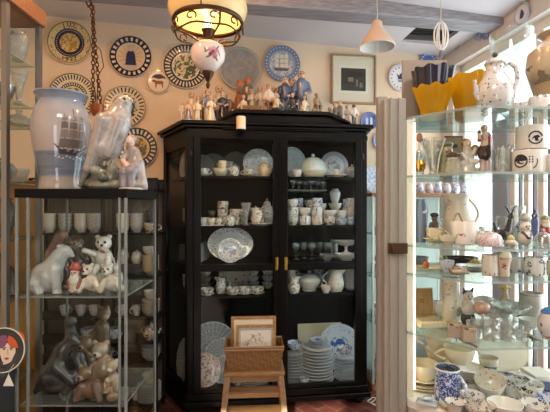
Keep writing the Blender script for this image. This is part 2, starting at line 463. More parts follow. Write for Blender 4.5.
def m_square_dish(mt, w=.08, h=.014):
    return MB().prism([(-w*.85,-w*.5),(w*.85,-w*.5),(w*.85,w*.5),(-w*.85,w*.5)], 0, .004).box(-w*.9,w*.9,-w*.55,-w*.48,.002,h).box(-w*.9,w*.9,w*.48,w*.55,.002,h).box(-w*.92,-w*.85,-w*.55,w*.55,.002,h).box(w*.85,w*.92,-w*.55,w*.55,.002,h).build('tray', mt, bevel=.003)

# ------------------------------------------------------------------ wall and ceiling, floor, window
def brick_floor():
    n = NM('brick_floor'); q = n.n('ShaderNodeTexBrick'); n.l(n.mapping((1,1,1), (0,0,math.radians(52))), q.inputs[0])
    q.inputs['Color1'].default_value = lin('#6b3a30'); q.inputs['Color2'].default_value = lin('#532b26'); q.inputs['Mortar'].default_value = lin('#8a7a72')
    q.inputs['Scale'].default_value = 4.4; q.inputs['Mortar Size'].default_value = .012; q.inputs['Row Height'].default_value = .45; q.inputs['Brick Width'].default_value = .9
    c = n.mix(n.m('MULTIPLY', n.noise(9), .5), q.outputs[0], '#3f211d')
    return n.base(c, .42)
def plaster(name, a, b):
    n = NM(name); f = n.noise(3.5, None, 5); n.bump(n.noise(40), .12, .004)
    return n.base(n.mix(f, a, b), .85)
WALLM = plaster('wall_plaster', '#e6d5bc', '#dfcdb3')
CEILM = plaster('ceiling_plaster', '#dbd9de', '#d1cfd6')
ZC = 2.91
def lprism(name, poly, z0, z1, m):     # footprint in room-aligned coordinates
    return MB().prism([tuple(L2W(a, b)[:2]) for a, b in poly], z0, z1).build(name, m)
AR = 2.267; AL = -1.75; BB = WALLB; BF = -5.4
struct(lprism('wall_back', [(AL-.2,BB),(AR+.2,BB),(AR+.2,BB+.12),(AL-.2,BB+.12)], -.02, ZC+.32, WALLM))
struct(lprism('floor', [(AL-.2,BF-.2),(AR+.2,BF-.2),(AR+.2,BB),(AL-.2,BB)], -.08, 0, brick_floor()))
struct(lprism('wall_left', [(AL-.12,BF),(AL,BF),(AL,BB),(AL-.12,BB)], -.02, ZC+.32, WALLM))
WB0, WB1, WZ0, WZ1 = -3.3, .40, .35, 2.73     # window opening on the right wall
m = MB()
for (b0, b1, z0, z1) in ((BF,BB,-.02,WZ0),(BF,BB,WZ1,ZC+.3),(BF,WB0,WZ0,WZ1),(WB1,BB,WZ0,WZ1)):
    m.prism([tuple(L2W(a, b)[:2]) for a, b in ((AR,b0),(AR+.3,b0),(AR+.3,b1),(AR,b1))], z0, z1)
struct(m.build('wall_right', plaster('white_plaster', '#e2dfda', '#d9d6d2')))
m = MB()                                      # shop-front opening behind the camera
for (a0, a1, z0, z1) in ((AL,AR,-.02,.6),(AL,AR,2.5,ZC+.32),(AL,-1.2,.6,2.5),(-.27,AR,.6,2.5)):
    m.prism([tuple(L2W(a, b)[:2]) for a, b in ((a0,BF-.12),(a1,BF-.12),(a1,BF),(a0,BF))], z0, z1)
struct(m.build('wall_front', WALLM))
# ceiling with the open vent hatch
ha0, ha1 = aof(410, .14), aof(451, .14); hb0, hb1 = -.03, .31
m = MB()
for (a0, a1, b0, b1) in ((AL-.2,AR+.2,BF-.2,hb0),(AL-.2,AR+.2,hb1,BB+.12),(AL-.2,ha0,hb0,hb1),(ha1,AR+.2,hb0,hb1)):
    m.prism([tuple(L2W(a, b)[:2]) for a, b in ((a0,b0),(a1,b0),(a1,b1),(a0,b1))], ZC, ZC+.08)
co_ = struct(m.build('ceiling', CEILM))
for q in co_.data.vertices:                  # the old ceiling rises towards the left
    q.co.z -= .05*(((q.co.x-OX)*CP + (q.co.y-OY)*SP) - 1.3)
v = thing('ceiling_vent', 'dark open grille hatch set in the white ceiling', 'vent', L2W((ha0+ha1)/2, (hb0+hb1)/2, ZC), PHI)
hw, hd = (ha1-ha0)/2, (hb1-hb0)/2
MB().box(-hw,hw,-hd,hd,.07,.078).build('backing', flat('#17161a', .8), v)
m = MB()
for s in (-1, 1): m.box(-hw,hw,s*hd-.012,s*hd+.012,-.006,.07).box(s*hw-.012,s*hw+.012,-hd,hd,-.006,.07)
m.build('frame', flat('#6d6a68', .6), v)
for i in range(7):
    y = -hd + hd*2*(i+.5)/7
    MB().box(-hw,hw,y-.006,y+.006,.03,.05).build('slat', flat('#3a383a', .5), v)
# painted beam across the ceiling
bp0, bp1 = P(240, 3, 2.71), P(480, 22, 3.0)
m = MB()
d = Vector((bp1.x-bp0.x, bp1.y-bp0.y, 0)).normalized(); nrm = Vector((-d.y, d.x, 0))
pts = [Vector((bp0.x, bp0.y, 0)) - d*1.6, Vector((bp1.x, bp1.y, 0)) + d*.22]
zl = ZC - .16
m.prism([(pts[0]-nrm*.0)[:2], (pts[1]-nrm*.0)[:2], (pts[1]+nrm*.17)[:2], (pts[0]+nrm*.17)[:2]], 2.81, ZC+.02)
bm_ = m.build('trim_1', BEAMW, bevel=.012); struct(bm_)
# window: frame, mullions, panes
wx = struct(empty('window_1', L2W(AR+.12, 0, 0), PHI))
MB().box(-.05,.05,WB0,WB1,WZ0,WZ0+.07).box(-.05,.05,WB0,WB1,WZ1-.07,WZ1).box(-.05,.05,WB0,WB0+.07,WZ0,WZ1).box(-.05,.05,WB1-.07,WB1,WZ0,WZ1).build('window_frame', WHITEP, wx)
for b in (-.52, -1.3, -2.0, -2.7): MB().box(-.045,.045,b-.035,b+.035,WZ0,WZ1).build('mullion', WHITEP, wx)
for z in (): MB().box(-.04,.04,WB0,WB1,z-.025,z+.025).build('transom', WHITEP, wx)
MB().box(-.004,.004,WB0,WB1,WZ0,WZ1).build('window_pane', GLASS, wx)
MB().box(-.32,-.06,WB0,WB1,WZ0-.03,WZ0).build('window_sill', WHITEP, wx)
# slatted white screen standing in front of the window
sc = thing('slatted_screen', 'white slatted screen of upright bars standing before the right window', 'screen', L2W(AR-.10, -.80, 0), PHI)
for i in range(9): MB().box(-.012,.012,-.20+.062*i-(.022 if i % 2 == 0 else .006),-.20+.062*i+(.022 if i % 2 == 0 else .006),.04,2.05).build('slat', WHITEP if i % 2 == 0 else flat('#5c5a5c', .5), sc)
MB().box(-.018,.018,-.24,.34,2.05,2.11).box(-.018,.018,-.24,.34,0,.05).build('rail', WHITEP, sc)
CURT = NM('sheer_grey_cloth'); CURT.base('#c4c5c8', .9)
_ct = CURT.n('ShaderNodeBsdfTranslucent'); _ct.inputs[0].default_value = lin('#c4c5c8'); _cm = CURT.n('ShaderNodeMixShader'); _cm.inputs[0].default_value = .55
CURT.l(CURT.b.outputs[0], _cm.inputs[1]); CURT.l(_ct.outputs[0], _cm.inputs[2]); CURT.l(_cm.outputs[0], CURT.out.inputs[0]); CURT = CURT.mat
cu = []
for i in range(41): cu.append((.018*math.sin(i*1.25), -.09+.18*i/40))
poly = cu + [(x+.006, y) for x, y in cu[::-1]]
tag(MB().prism(poly, .45, 2.1).build('curtain', CURT, None, L2W(AR-.08, -.36, 0), (0,0,PHI), sharp=80), 'narrow grey gathered curtain hanging before the right window', 'curtain')

# ------------------------------------------------------------------ black display cabinet (room-aligned local frame, origin at its front left corner)
cab = thing('display_cabinet', 'tall black wooden display cabinet with two glazed doors', 'cabinet', (OX, OY, 0), PHI)
CWD = 1.336; BLx, BRx, BD = -.225, CWD+.09, .5
foot_poly = [(0,0),(CWD,0),(BRx,BD),(BLx,BD)]
def grow(poly, e):
    return [(0-e*.6,-e),(CWD+e*.6,-e),(BRx+e,BD),(BLx-e,BD)]
for (x, y) in ((.05,.06),(CWD-.05,.06),(BLx+.08,BD-.06),(BRx-.08,BD-.06)):
    MB().lathe([(0,0),(.03,0),(.048,.025),(.045,.05),(.03,.068),(0,.068)], 18, c=(x,y,0)).build('foot', BLACKW, cab)
MB().prism(grow(foot_poly,.03), .062, .10).prism(grow(foot_poly,.012), .10, .15).build('plinth', BLACKW, cab, bevel=.006)
MB().prism([(.02,.03),(CWD-.02,.03),(BRx-.02,BD-.02),(BLx+.02,BD-.02)], .145, .16).build('bottom_board', BLACKIN, cab)
MB().prism([(BLx,BD-.012),(BRx,BD-.012),(BRx,BD),(BLx,BD)], .14, 2.06).build('back_panel', BLACKIN, cab)
# cornice with raised middle
MB().prism(grow(foot_poly,-.0), 2.02, 2.06).prism(grow(foot_poly,.03), 2.06, 2.08).prism(grow(foot_poly,.055), 2.08, 2.107).build('cornice', BLACKW, cab, bevel=.005)
a0, a1, a2, a3 = aof(222,0), aof(238,0), aof(326,0), aof(345,0)
def pedpoly(e): return [(a0-e*.3, 2.05), (a0, 2.107), (a1-e*.4, 2.165+e), (a2+e*.4, 2.165+e), (a3, 2.107), (a3+e*.3, 2.05)]
Mx = Matrix(((1,0,0,0),(0,0,1,0),(0,1,0,0),(0,0,0,1)))      # (x, y, z) -> (x, z, y)
MB().prism(pedpoly(0), -.02, .03, M=Mx).box(a1,a2,.0,.42,2.10,2.166).build('pediment', BLACKW, cab, bevel=.004)
top = [(a0-.01,2.107),(a1-.01,2.17),(a2+.01,2.17),(a3+.01,2.107)]
MB().prism([(a0-.03,2.106),(a1-.012,2.166),(a2+.012,2.166),(a3+.03,2.106),(a3+.02,2.122),(a2+.012,2.19),(a1-.012,2.19),(a0-.02,2.122)], -.06, .035, M=Mx).box(a1-.008,a2+.008,-.03,.43,2.166,2.19).build('pediment_moulding', BLACKW, cab)
MB().box(-.004,CWD+.004,-.004,.03,1.995,2.03).build('top_rail', BLACKW, cab)
# doors
def door(u0, u1, uk, side):
    d0, d1 = aof(u0,0), aof(u1,0); st = .052
    d = MB().box(d0,d0+st,-.014,.02,.155,2.0).box(d1-st,d1,-.014,.02,.155,2.0).box(d0+st,d1-st,-.012,.018,.155,.185).box(d0+st,d1-st,-.012,.018,1.982,2.0).box(d0+st,d1-st,-.012,.018,1.028,1.078).build('door', BLACKW, cab, bevel=.004)
    MB().box(d0+st-.004,d1-st+.004,.002,.006,.18,1.03).build('lower_pane', GLASS, d)
    MB().box(d0+st-.004,d1-st+.004,.002,.006,1.076,1.986).build('upper_pane', GLASS, d)
    k = aof(uk,0)
    MB().box(k-.011,k+.011,-.02,-.013,1.03,1.125).box(k-.004,k+.004,-.04,-.018,1.06,1.1).build('keyplate', BRASS, d, bevel=.003)
door(193.5, 280, 276.5, 0); door(280.6, 361.5, 285.5, 1)
MB().box(aof(280.3,0)-.006,aof(280.3,0)+.006,-.022,-.012,.16,1.99).build('cover_strip', BLACKW, cab)
for u in (191, 362):
    MB().ball((aof(u,0),-.018,1.87), .012, 10, 0, (1,.5,2.2)).build('escutcheon', flat('#2e2925', .4, .6), cab)
for (x0, x1, s) in ((0,.046,0),(CWD-.04,CWD,1)):
    MB().box(x0,x1,0,.045,.14,2.04).build('corner_post', BLACKW, cab, bevel=.004)
def side_panel(p0, p1, inx):
    d = Vector((p1[0]-p0[0], p1[1]-p0[1])); L = d.length; d.normalize()
    M = Matrix(((d.x,-d.y,0,p0[0]),(d.y,d.x,0,p0[1]),(0,0,1,0),(0,0,0,1)))
    t = (-.03, 0) if inx else (0, .03)
    q = MB().box(0,.045,t[0],t[1],.14,2.03,M=M).box(L-.06,L,t[0],t[1],.14,2.03,M=M).box(.045,L-.06,t[0],t[1],.14,.19,M=M).box(.045,L-.06,t[0],t[1],1.93,2.03,M=M).build('side_panel', BLACKW, cab)
    y = (t[0]+t[1])/2
    MB().box(.04,L-.055,y-.002,y+.002,.18,1.94,M=M).build('side_pane', GLASS, q)
side_panel((0,.0), (BLx,BD), True); side_panel((CWD,0), (BRx,BD), False)
SH = [1.72, 1.354, 1.075, .84]
for i, z in enumerate(SH):
    MB().prism([(.03,.035),(CWD-.03,.035),(BRx-.035,BD-.02),(BLx+.035,BD-.02)], z-.016, z).build('shelf', BLACKIN, cab)
MB().prism([(aof(288,.05)-.02,.06),(aof(327,.06),.06),(aof(327,.06),.34),(aof(288,.3)-.05,.34)], 1.617, 1.623, side=1).build('glass_shelf', [SHELFG, EDGED], cab)
for (x, y) in ((aof(288,.1),.08),(aof(326,.06),.08)): MB().box(x-.004,x+.004,y-.004,y+.004,1.623,1.706).build('glass_shelf_hanger', BLACKIN, cab)

# ------------------------------------------------------------------ glass tower vitrine at the left
TX0, TX1, TY0, TY1, TZ = -.994, -.564, 1.6, 2.0, 1.566
tw = thing('glass_vitrine', 'glass tower vitrine with black top and glass shelves of animal figurines', 'display case', (0,0,0))
MB().box(TX0,TX1,TY0,TY1,TZ-.034,TZ).build('top_board', BLACKIN, tw, bevel=.002)
MB().box(TX0,TX1,TY0,TY1,0,.06).build('base_board', flat('#1b1715', .35), tw, bevel=.002)
for n_, (x0,x1,y0,y1) in (('front_pane',(TX0+.012,TX1-.012,TY0+.004,TY0+.009)),('back_pane',(TX0+.012,TX1-.012,TY1-.009,TY1-.004)),('side_pane',(TX0+.004,TX0+.009,TY0+.004,TY1-.004)),('side_pane',(TX1-.009,TX1-.004,TY0+.004,TY1-.004))):
    e = 1
    MB().box(x0,x1,y0,y1,.06,TZ-.034).build(n_, GLASS, tw)
for x in (TX0, TX1):
    for y in (TY0, TY1):
        s1 = 1 if x == TX0 else -1; s2 = 1 if y == TY0 else -1
        MB().box(x+s1*.002,x+s1*.011,y+s2*.002,y+s2*.011,.06,TZ-.034).build('edge_strip', EDGED, tw)
x = X(27, 1.6); MB().box(x-.003,x+.003,TY0+.001,TY0+.013,.06,TZ-.034).build('edge_strip', EDGED, tw)
x = X(119, 1.6); MB().box(x-.003,x+.003,TY0+.001,TY0+.013,.06,TZ-.034).build('edge_strip', EDGED, tw)
TS = [1.152, .735]
for z in TS: MB().box(TX0+.014,TX1-.014,TY0+.014,TY1-.014,z-.006,z,side=1).build('glass_shelf', [SHELFG, EDGED], tw)

# ------------------------------------------------------------------ tall showcase beside it at the left edge
sx = -1.10; sy0, sy1 = 1.72, 1.985
sh = thing('wall_showcase', 'tall glazed showcase with wooden cap at the left edge', 'display case', (0,0,0))
MB().box(-2.0,sx+.012,sy0-.015,sy1+.015,2.345,2.42).build('cap_board', OAK, sh, bevel=.004)
MB().box(-2.0,sx,sy0,sy1,0,.10).build('base_board', OAK, sh)
for y in (sy0+.012, sy1-.01): MB().box(sx-.022,sx,y-.012,y+.012,.1,2.35).build('post', STEEL, sh)
MB().box(-1.99,sx-.024,sy0+.008,sy0+.013,1.56,2.345).build('front_pane', GLASS, sh)
MB().box(sx-.012,sx-.007,sy0+.03,sy1-.02,1.56,2.345).build('side_pane', GLASS, sh)
MB().box(-2.0,sx-.005,sy1-.012,sy1,.1,1.62).build('back_board', wood('ochre_board', '#b98537', '#a8742c', (10,10,2)), sh)
for z in (1.60, 1.86, 1.955, 2.15): MB().box(-1.99,sx-.016,sy0+.03,sy1-.03,z-.006,z,side=1).build('glass_shelf', [SHELFG, EDGE], sh)
for z in (.735, 1.36, 1.1): MB().box(-1.99,sx-.03,sy0+.03,sy1-.02,z-.015,z).build('wooden_shelf', flat('#6f5a3a', .6), sh)

# ------------------------------------------------------------------ black rack behind the tower
RX1 = -.835; RX0 = -1.75; RY0, RY1 = 2.98, 3.20
rk = thing('metal_rack', 'narrow black rack of open shelves behind the glass tower', 'shelf unit', (0,0,0))
for x in (RX0, -1.235, RX1-.02):
    for y in (RY0, RY1-.02): MB().box(x,x+.02,y,y+.02,0,1.70).build('upright', IRON, rk)
RS = [1.62, 1.307, 1.007, .705, .53, .385, .09]
for z in RS: MB().box(RX0,RX1,RY0,RY1,z-.014,z).build('shelf', IRON, rk)
MB().box(RX0,RX1,RY1-.004,RY1,.05,1.69).build('back_board', wood('grey_back_boards','#6a6259','#4c463f',(30,30,1)), rk)
for y in (RY0+.01, RY1-.01):
    MB().box(RX0,RX1,y-.006,y+.006,1.688,1.70).build('top_rail', IRON, rk)

# ------------------------------------------------------------------ vitrine with a wooden top behind the white post
VA0, VA1, VB0, VB1 = 1.455, 2.2, .2, .52
vt = thing('glass_counter_vitrine', 'waist-deep glass vitrine with wooden top behind the grey post', 'display case', L2W(0,0,0), PHI)
vt['label'] = 'glass vitrine with brown wooden top board between black cabinet and window'
MB().box(VA0-.01,VA1+.01,VB0-.01,VB1,1.58,1.605).build('top_board', OAK, vt, bevel=.003)
MB().box(VA0,VA1,VB0,VB1,0,.06).build('base_board', PINEX, vt)
for x, y in ((VA0,VB0),(VA1-.016,VB0),(VA0,VB1-.016),(VA1-.016,VB1-.016)): MB().box(x,x+.016,y,y+.016,.06,1.58).build('corner_post', flat('#b9c4c0', .3, .3), vt)
MB().box(VA0+.016,VA1-.016,VB0+.003,VB0+.008,.06,1.58).build('front_pane', GLASS, vt)
MB().box(VA0+.003,VA0+.008,VB0+.016,VB1-.016,.06,1.58).build('side_pane', GLASS, vt)
MB().box(VA0+.016,VA1-.016,VB1-.012,VB1-.006,.06,1.58).build('back_board', flat('#c3d3d0', .5), vt)
VS = [1.27, .92, .55]
for z in VS: MB().box(VA0+.01,VA1-.01,VB0+.012,VB1-.014,z-.006,z,side=1).build('glass_shelf', [SHELFG, EDGE], vt)

# ------------------------------------------------------------------ right display case
RL, RN, RR, RBk = (.447,1.42), (.600,1.25), (1.12,1.285), 1.68
case_poly = [RL, RN, RR, (1.12,RBk), (.447,RBk)]
rc = thing('corner_display_case', 'white framed corner display case with lit glass shelves at right', 'display case', (0,0,0))
ZS = {'T': 1.80, '2': 1.603, 'A': 1.37, 'B': 1.274, 'C': 1.076, 'D': .85}
for k in 'T2ABC': MB().prism(case_poly, ZS[k]-.007, ZS[k], side=1).build('glass_shelf', [SHELFG, EDGE], rc)
MB().prism(case_poly, ZS['D']-.03, ZS['D']).build('bottom_shelf', WHITEP, rc, bevel=.003)
MB().prism([(p[0]+.01 if i in (0,4) else p[0], p[1]+.02 if i < 3 else p[1]) for i, p in enumerate(case_poly)], 0, ZS['D']-.03).build('base_cabinet', WHITEP, rc)
px = X(407, 1.42); pxe = X(414.5, 1.42)
MB().box(px,pxe-.002,1.425,1.455,.85,1.793).build('corner_post', flat('#efe9d6', .5), rc, bevel=.002)
MB().box(1.09,1.12,1.3,1.33,.85,1.9).build('corner_post', WHITEP, rc)
MB().box(px,px+.02,RBk-.02,RBk,.85,1.8).build('corner_post', WHITEP, rc)
# grey door with latch
gd = thing('grey_door', 'grey painted wooden door post with rusty hasp beside the lit display case', 'door', (0,0,0))
gx0, gx1 = X(384.5,1.40), X(406,1.40)
MB().box(gx0,gx1,1.40,1.44,0,1.86).build('stile', GREYW, gd, bevel=.003)
MB().box(gx0+.018,gx0+.024,1.394,1.41,0,1.86).box(gx0+.046,gx0+.05,1.394,1.41,0,1.86).build('moulding', GREYW, gd)
MB().box(gx0-.012,gx0+.02,1.44,1.47,0,1.875).build('hinge_stile', GREYW, gd)
hz = Z(248,1.4); hx = X(387,1.4)
h_ = MB().box(hx,X(407,1.4),1.388,1.394,hz-.018,hz+.018).build('hasp', flat('#4a3423', .55, .5), gd, bevel=.004)
MB().tube([(hx+.012,1.386,hz-.012),(hx+.012,1.376,hz-.008),(hx+.012,1.376,hz+.01),(hx+.012,1.386,hz+.013)], .004, 6).build('staple', flat('#4a3423', .55, .5), h_)
bw = X(402.5,1.655), X(447.5,1.655)
tag(MB().box(bw[0],bw[1],1.655,1.667,1.8005,Z(60,1.655)).build('backboard', flat('#94877a', .6), bevel=.002), 'plain beige board standing upright behind the yellow vases', 'board')
# ------------------------------------------------------------------ hanging oil lamp
LY = 1.9
lamp = thing('hanging_oil_lamp', 'lit hanging oil lamp with cream glass shade and flowered globe', 'lamp', P(208,58,LY))
def lz(v): return Z(v,LY) - Z(58,LY)
SHM = NM('cream_glass_shade'); SHM.base('#e6d6a4', .25, 0, .4); SHM.b.inputs['Subsurface Weight'].default_value = 0
_tr = SHM.n('ShaderNodeBsdfTranslucent'); _tr.inputs[0].default_value = lin('#efdfae')
_mx = SHM.n('ShaderNodeMixShader'); _mx.inputs[0].default_value = .22; SHM.l(SHM.b.outputs[0], _mx.inputs[1]); SHM.l(_tr.outputs[0], _mx.inputs[2]); SHM.l(_mx.outputs[0], SHM.out.inputs[0]); SHM = SHM.mat
R = .152; zr = lz(22)
pr = [(R,zr),(R*1.1,zr+.02),(R*1.17,zr+.055),(R*1.12,zr+.10),(R*.9,zr+.145),(R*.6,zr+.175),(R*.3,zr+.19),(R*.28,zr+.20)]
MB().lathe(pr + [(r-.004, z-.003) for r, z in pr[::-1]], 48).build('shade', SHM, lamp)
m = MB().lathe([(R-.004,zr-.012),(R+.006,zr-.012),(R+.009,zr-.003),(R+.005,zr+.007),(R-.003,zr+.005),(R-.006,zr-.005)], 48)
m.f.append([0,0,0]) if False else None
m.build('shade_ring', BRONZE, lamp)
for i in range(10):          # scroll gallery round the ring
    t = 2*PI*i/10; c, s = math.cos(t), math.sin(t)
    pts = []
    for j in range(15):
        a = -.6 + j*.42; q = .027*(1 - j*.045)
        pts.append(((R+.004)*c - s*q*math.cos(a), (R+.004)*s + c*q*math.cos(a), zr-.036 + q*math.sin(a)*.8))
    MB().tube(pts, .0038, 5).build('scroll', BRONZE, lamp)
MB().tube([((R-.008)*math.cos(t), (R-.008)*math.sin(t), zr-.062+.004*math.sin(6*t)) for t in [2*PI*i/36 for i in range(36)]], .004, 6, closed=True).build('lower_ring', BRONZE, lamp)
for i in range(4):
    t = 2*PI*i/4 + .5
    MB().tube([(.03*math.cos(t),.03*math.sin(t),lz(44)),(.08*math.cos(t),.08*math.sin(t),lz(38)-.005),((R-.008)*math.cos(t),(R-.008)*math.sin(t),zr-.062),((R+.002)*math.cos(t),(R+.002)*math.sin(t),zr-.015)], .0045, 6).build('arm', BRONZE, lamp)
GLOBE = porc('#e4d6d0', ()); gp = [(.02,lz(72.5)),(.045,lz(69)),(.072,lz(61)),(.079,lz(54)),(.07,lz(47)),(.05,lz(43.5)),(.03,lz(43))]
gl = MB().lathe([(0,lz(72.5))] + gp + [(0,lz(43))], 40).build('globe', GLOBE, lamp)
def grad(z):
    q = gp
    for (r0,z0),(r1,z1) in zip(q, q[1:]):
        if z0 <= z <= z1: return r0 + (r1-r0)*(z-z0)/(z1-z0)
    return .05
fl = []
for (x, y, r, mi) in ((.0,.0,.014,0),(.016,.008,.011,1),(-.014,.008,.010,2),(.010,-.014,.012,1),(-.012,-.012,.008,0),(.002,.016,.009,2)): fl.append((disc(x,y,r,9), mi))
for (x, y, a) in ((-.03,.0,.5),(.03,-.004,2.2),(.022,.022,.9),(-.02,-.022,.3),(.02,-.027,-.6),(-.035,.008,1.9)):
    c, s = math.cos(a), math.sin(a); fl.append(([(x+.014*c,y+.014*s),(x-.004*s,y+.004*c),(x-.014*c,y-.014*s),(x+.004*s,y-.004*c)], 3))
decal('painted_roses', fl, [flat('#8e3f52',.3), flat('#b8727c',.3), flat('#c99aa0',.3), flat('#6d7355',.3)], grad, -PI/2+.45, lz(57), gl)
MB().lathe([(0,lz(89)),(.006,lz(88)),(.010,lz(85)),(.006,lz(82)),(.014,lz(79)),(.024,lz(75)),(.028,lz(72)),(.02,lz(71)),(0,lz(71))], 20).build('finial', BRONZE, lamp)
MB().lathe([(0,lz(44)),(.034,lz(44)),(.03,lz(40)),(.02,lz(38)),(.024,lz(33)),(.03,lz(30)),(.018,lz(28)),(0,lz(28))], 20).build('burner', BRONZE, lamp)
MB().lathe([(.018,lz(29)),(.024,lz(24)),(.02,lz(17)),(.016,lz(8)),(.014,lz(8)),(.018,lz(17)),(.022,lz(24)),(.016,lz(29))], 18).build('chimney', CLEAR, lamp)
BULB = NM('lamp_bulb'); BULB.base('#ffffff'); BULB.b.inputs['Emission Color'].default_value = lin('#ffc777'); BULB.b.inputs['Emission Strength'].default_value = 3
MB().ball((0,0,lz(22)), .011, 10).build('bulb', BULB.mat, lamp)
for i in range(3):
    t = 2*PI*i/3 + 2.6
    MB().tube([((R+.004)*math.cos(t),(R+.004)*math.sin(t),zr),((R*1.2)*math.cos(t),(R*1.2)*math.sin(t),zr+.06),(.05*math.cos(t),.05*math.sin(t),zr+.32),(0,0,zr+.42)], .003, 5).build('suspension_rod', BRONZE, lamp)
MB().tube([(0,0,zr+.42),(0,0,ZC-P(208,58,LY).z)], .004, 6).build('chain', BRONZE, lamp)
def point(name, loc, col, power, r=.03):
    L = bpy.data.lights.new(name, 'POINT'); L.color = lin(col)[:3]; L.energy = power; L.shadow_soft_size = r
    o = bpy.data.objects.new(name, L); COL.objects.link(o); o.location = loc; return o
point('oil_lamp_light', P(208,24,LY), '#ffd09a', LAMPW, .03)
point('added_warm_light', (-.95, 1.3, 2.8), '#ffb26c', WARM*.8, .04)  # two unseen warm lights added to warm the wall and give highlights
point('added_warm_light', (-.55, 2.25, 2.84), '#ffb877', WARM*.5, .04)

# ------------------------------------------------------------------ bell pendant
PY = 2.7
pd = thing('pendant_lamp', 'small pale pink bell-shaped pendant lamp hanging from the beam', 'lamp', P(377,48,PY))
def pz(v): return Z(v,PY) - Z(48,PY)
pk = PY/F; PINKM = flat('#dcbfa6', .5); INM = flat('#dcdcd8', .6)
pr = [(18*pk,pz(47)),(17.5*pk,pz(45)),(12*pk,pz(37)),(8*pk,pz(31)),(5.5*pk,pz(27)),(5.2*pk,pz(23)),(3*pk,pz(20.5)),(0,pz(20))]
MB().lathe(pr, 36).build('shade', PINKM, pd)
MB().lathe([(r*.96, z-.003) for r, z in pr], 36).lathe([(18*pk,pz(47)),(18*pk*.96,pz(47)-.003)], 36).build('shade_lining', INM, pd)
MB().tube([(0,0,pz(40)),(0,0,pz(52))], .003, 6).ball((0,0,pz(52)), .006, 8).build('pull_cord', flat('#d8cfc0'), pd)
MB().tube([(0,0,pz(20)),(.004,0,pz(14)),(0,.02,ZC-P(377,48,PY).z)], .0035, 6).build('cable', flat('#c5bdb4'), pd)

# ------------------------------------------------------------------ glass loop ornament, and hanging chain with copper pot
oy = 2.5
go = thing('hanging_ornament', 'white oval loop ornament hanging beside the ceiling vent', 'ornament', P(441,50,oy))
k_ = oy/F
for a in (0, .9, 1.8): MB().tube([(7*k_*math.cos(t)*math.cos(a), 7*k_*math.cos(t)*math.sin(a), 14*k_+14*k_*math.sin(t)) for t in [2*PI*i/24 for i in range(24)]], .005, 6, closed=True).build('loop', porc('#e6e4de'), go)
MB().tube([(0,0,28*k_),(0,0,ZC-P(441,50,oy).z)], .0025, 5).build('cord', flat('#cfcac0'), go)
MB().lathe([(0,-.05),(.01,-.045),(.012,-.02),(.006,0),(0,0)], 10).build('tassel', flat('#6b6f78'), go)
cy = 2.4
ch = thing('hanging_chain_planter', 'small copper pot hanging from a dark chain behind the falcon', 'planter', P(97,116,cy))
k_ = cy/F
zt = ZC - P(97,116,cy).z
for dx, u in ((0, 88), (0, 90)): pass
def chain(p0, p1, n, name):
    p0 = Vector(p0); p1 = Vector(p1); m = MB()
    for i in range(n):
        c = p0.lerp(p1, (i+.5)/n); h = (p1-p0).length/n*.62; w = .010
        ax = Vector((1,0,0)) if i % 2 else Vector((0,1,0))
        m.tube([c + ax*w*math.cos(t) + (p1-p0).normalized()*h*math.sin(t) for t in [2*PI*j/10 for j in range(10)]], .0032, 5, closed=True)
    return m.build(name, BRONZE, ch)
chain(((91-97)*k_,0,115*k_), ((101-97)*k_,0,8*k_), 26, 'chain')
chain(((91-97)*k_,0.03,113*k_), ((93-97)*k_,0,8*k_), 24, 'chain')
MB().tube([(-.052,0,zt),(-.05,0,118*k_),(-.03,0,113*k_),(-.05,0,109*k_),(-.062,0,114*k_)], .006, 7).build('hook', BRONZE, ch)
MB().tube([((93-97)*k_,0,75*k_),((100-97)*k_,.01,66*k_),((103-97)*k_,.01,50*k_),((98-97)*k_,0,40*k_),((97-97)*k_,0,12*k_)], .003, 5).build('pull_wire', BRONZE, ch)
MB().lathe([(0,0),(4*k_,.0),(6.5*k_,6*k_),(7*k_,11*k_),(6.6*k_,11*k_),(6*k_,6*k_),(0,.01)], 24).build('pot', flat('#8a4a24', .35, .4), ch)

# ------------------------------------------------------------------ plates on the walls
NAVY = '#20264a'
def wplate(u, v, rpx, key, base, layers, label, group='plates on the back wall', mk=None, name='wall_plate', depth=.12):
    p = W(u, v, .012); r = rpx*p.y/F
    o = MB().lathe([(0,.02),(.55,.02),(.57,0),(.62,0),(.66,.03),(1,depth-.02),(1,depth),(.95,depth),(.66,.065),(.6,.05),(0,.045)], 48).build(name, plate_mat(key, base, layers))
    o.location = p; o.rotation_euler = (PI/2, 0, PHI); o.scale = (r, r, r)
    tag(o, label, 'plate', group)
    return o
def flatmark(name, polys, mats, parent, z=.05):
    m = MB()
    for i, (poly, mi) in enumerate(polys): m.prism(poly, z, z+.012+.003*mi+.0008*i, mi)
    return m.build(name, mats, parent)
o = wplate(70, 43, 21.5, 'jul', '#d9c89a', [(.0,.44,'#d8c48a'),(.0,.44,'#b58f35',0,0,7,.38),(.44,.66,NAVY),(.56,.6,'#c9b98a',40,.2),(.92,.955,'#3c4436'),(.66,.95,'#8f8a5a',0,0,9,.2)], 'round yellow and navy plate lettered JUL 1927, topmost at left')
lm = flat('#2a2b2c', .4)
for i, chh in enumerate('JUL'): text_mesh('letter', chh, .29, lm, o, (.8*math.sin((i-1)*.3), .8*math.cos((i-1)*.3), .11), (0,0,-(i-1)*.3), .012)
for i, chh in enumerate('1927'): a = (i-1.5)*.24; text_mesh('numeral', chh, .27, lm, o, (.8*math.sin(a), -.8*math.cos(a), .11), (0,0,a), .012)
wplate(73, 97, 23, 'dash1', '#d8cfb2', [(0,.42,'#cabb8c'),(0,.42,'#5a6646',0,0,6,.34),(.46,.62,'#2b3038'),(.5,.59,'#d9d0b5',36,.1),(.74,.93,'#39413a',44,.0),(.95,1.01,'#4b5242')], 'pale green and black dashed-rim plate behind the ship vase')
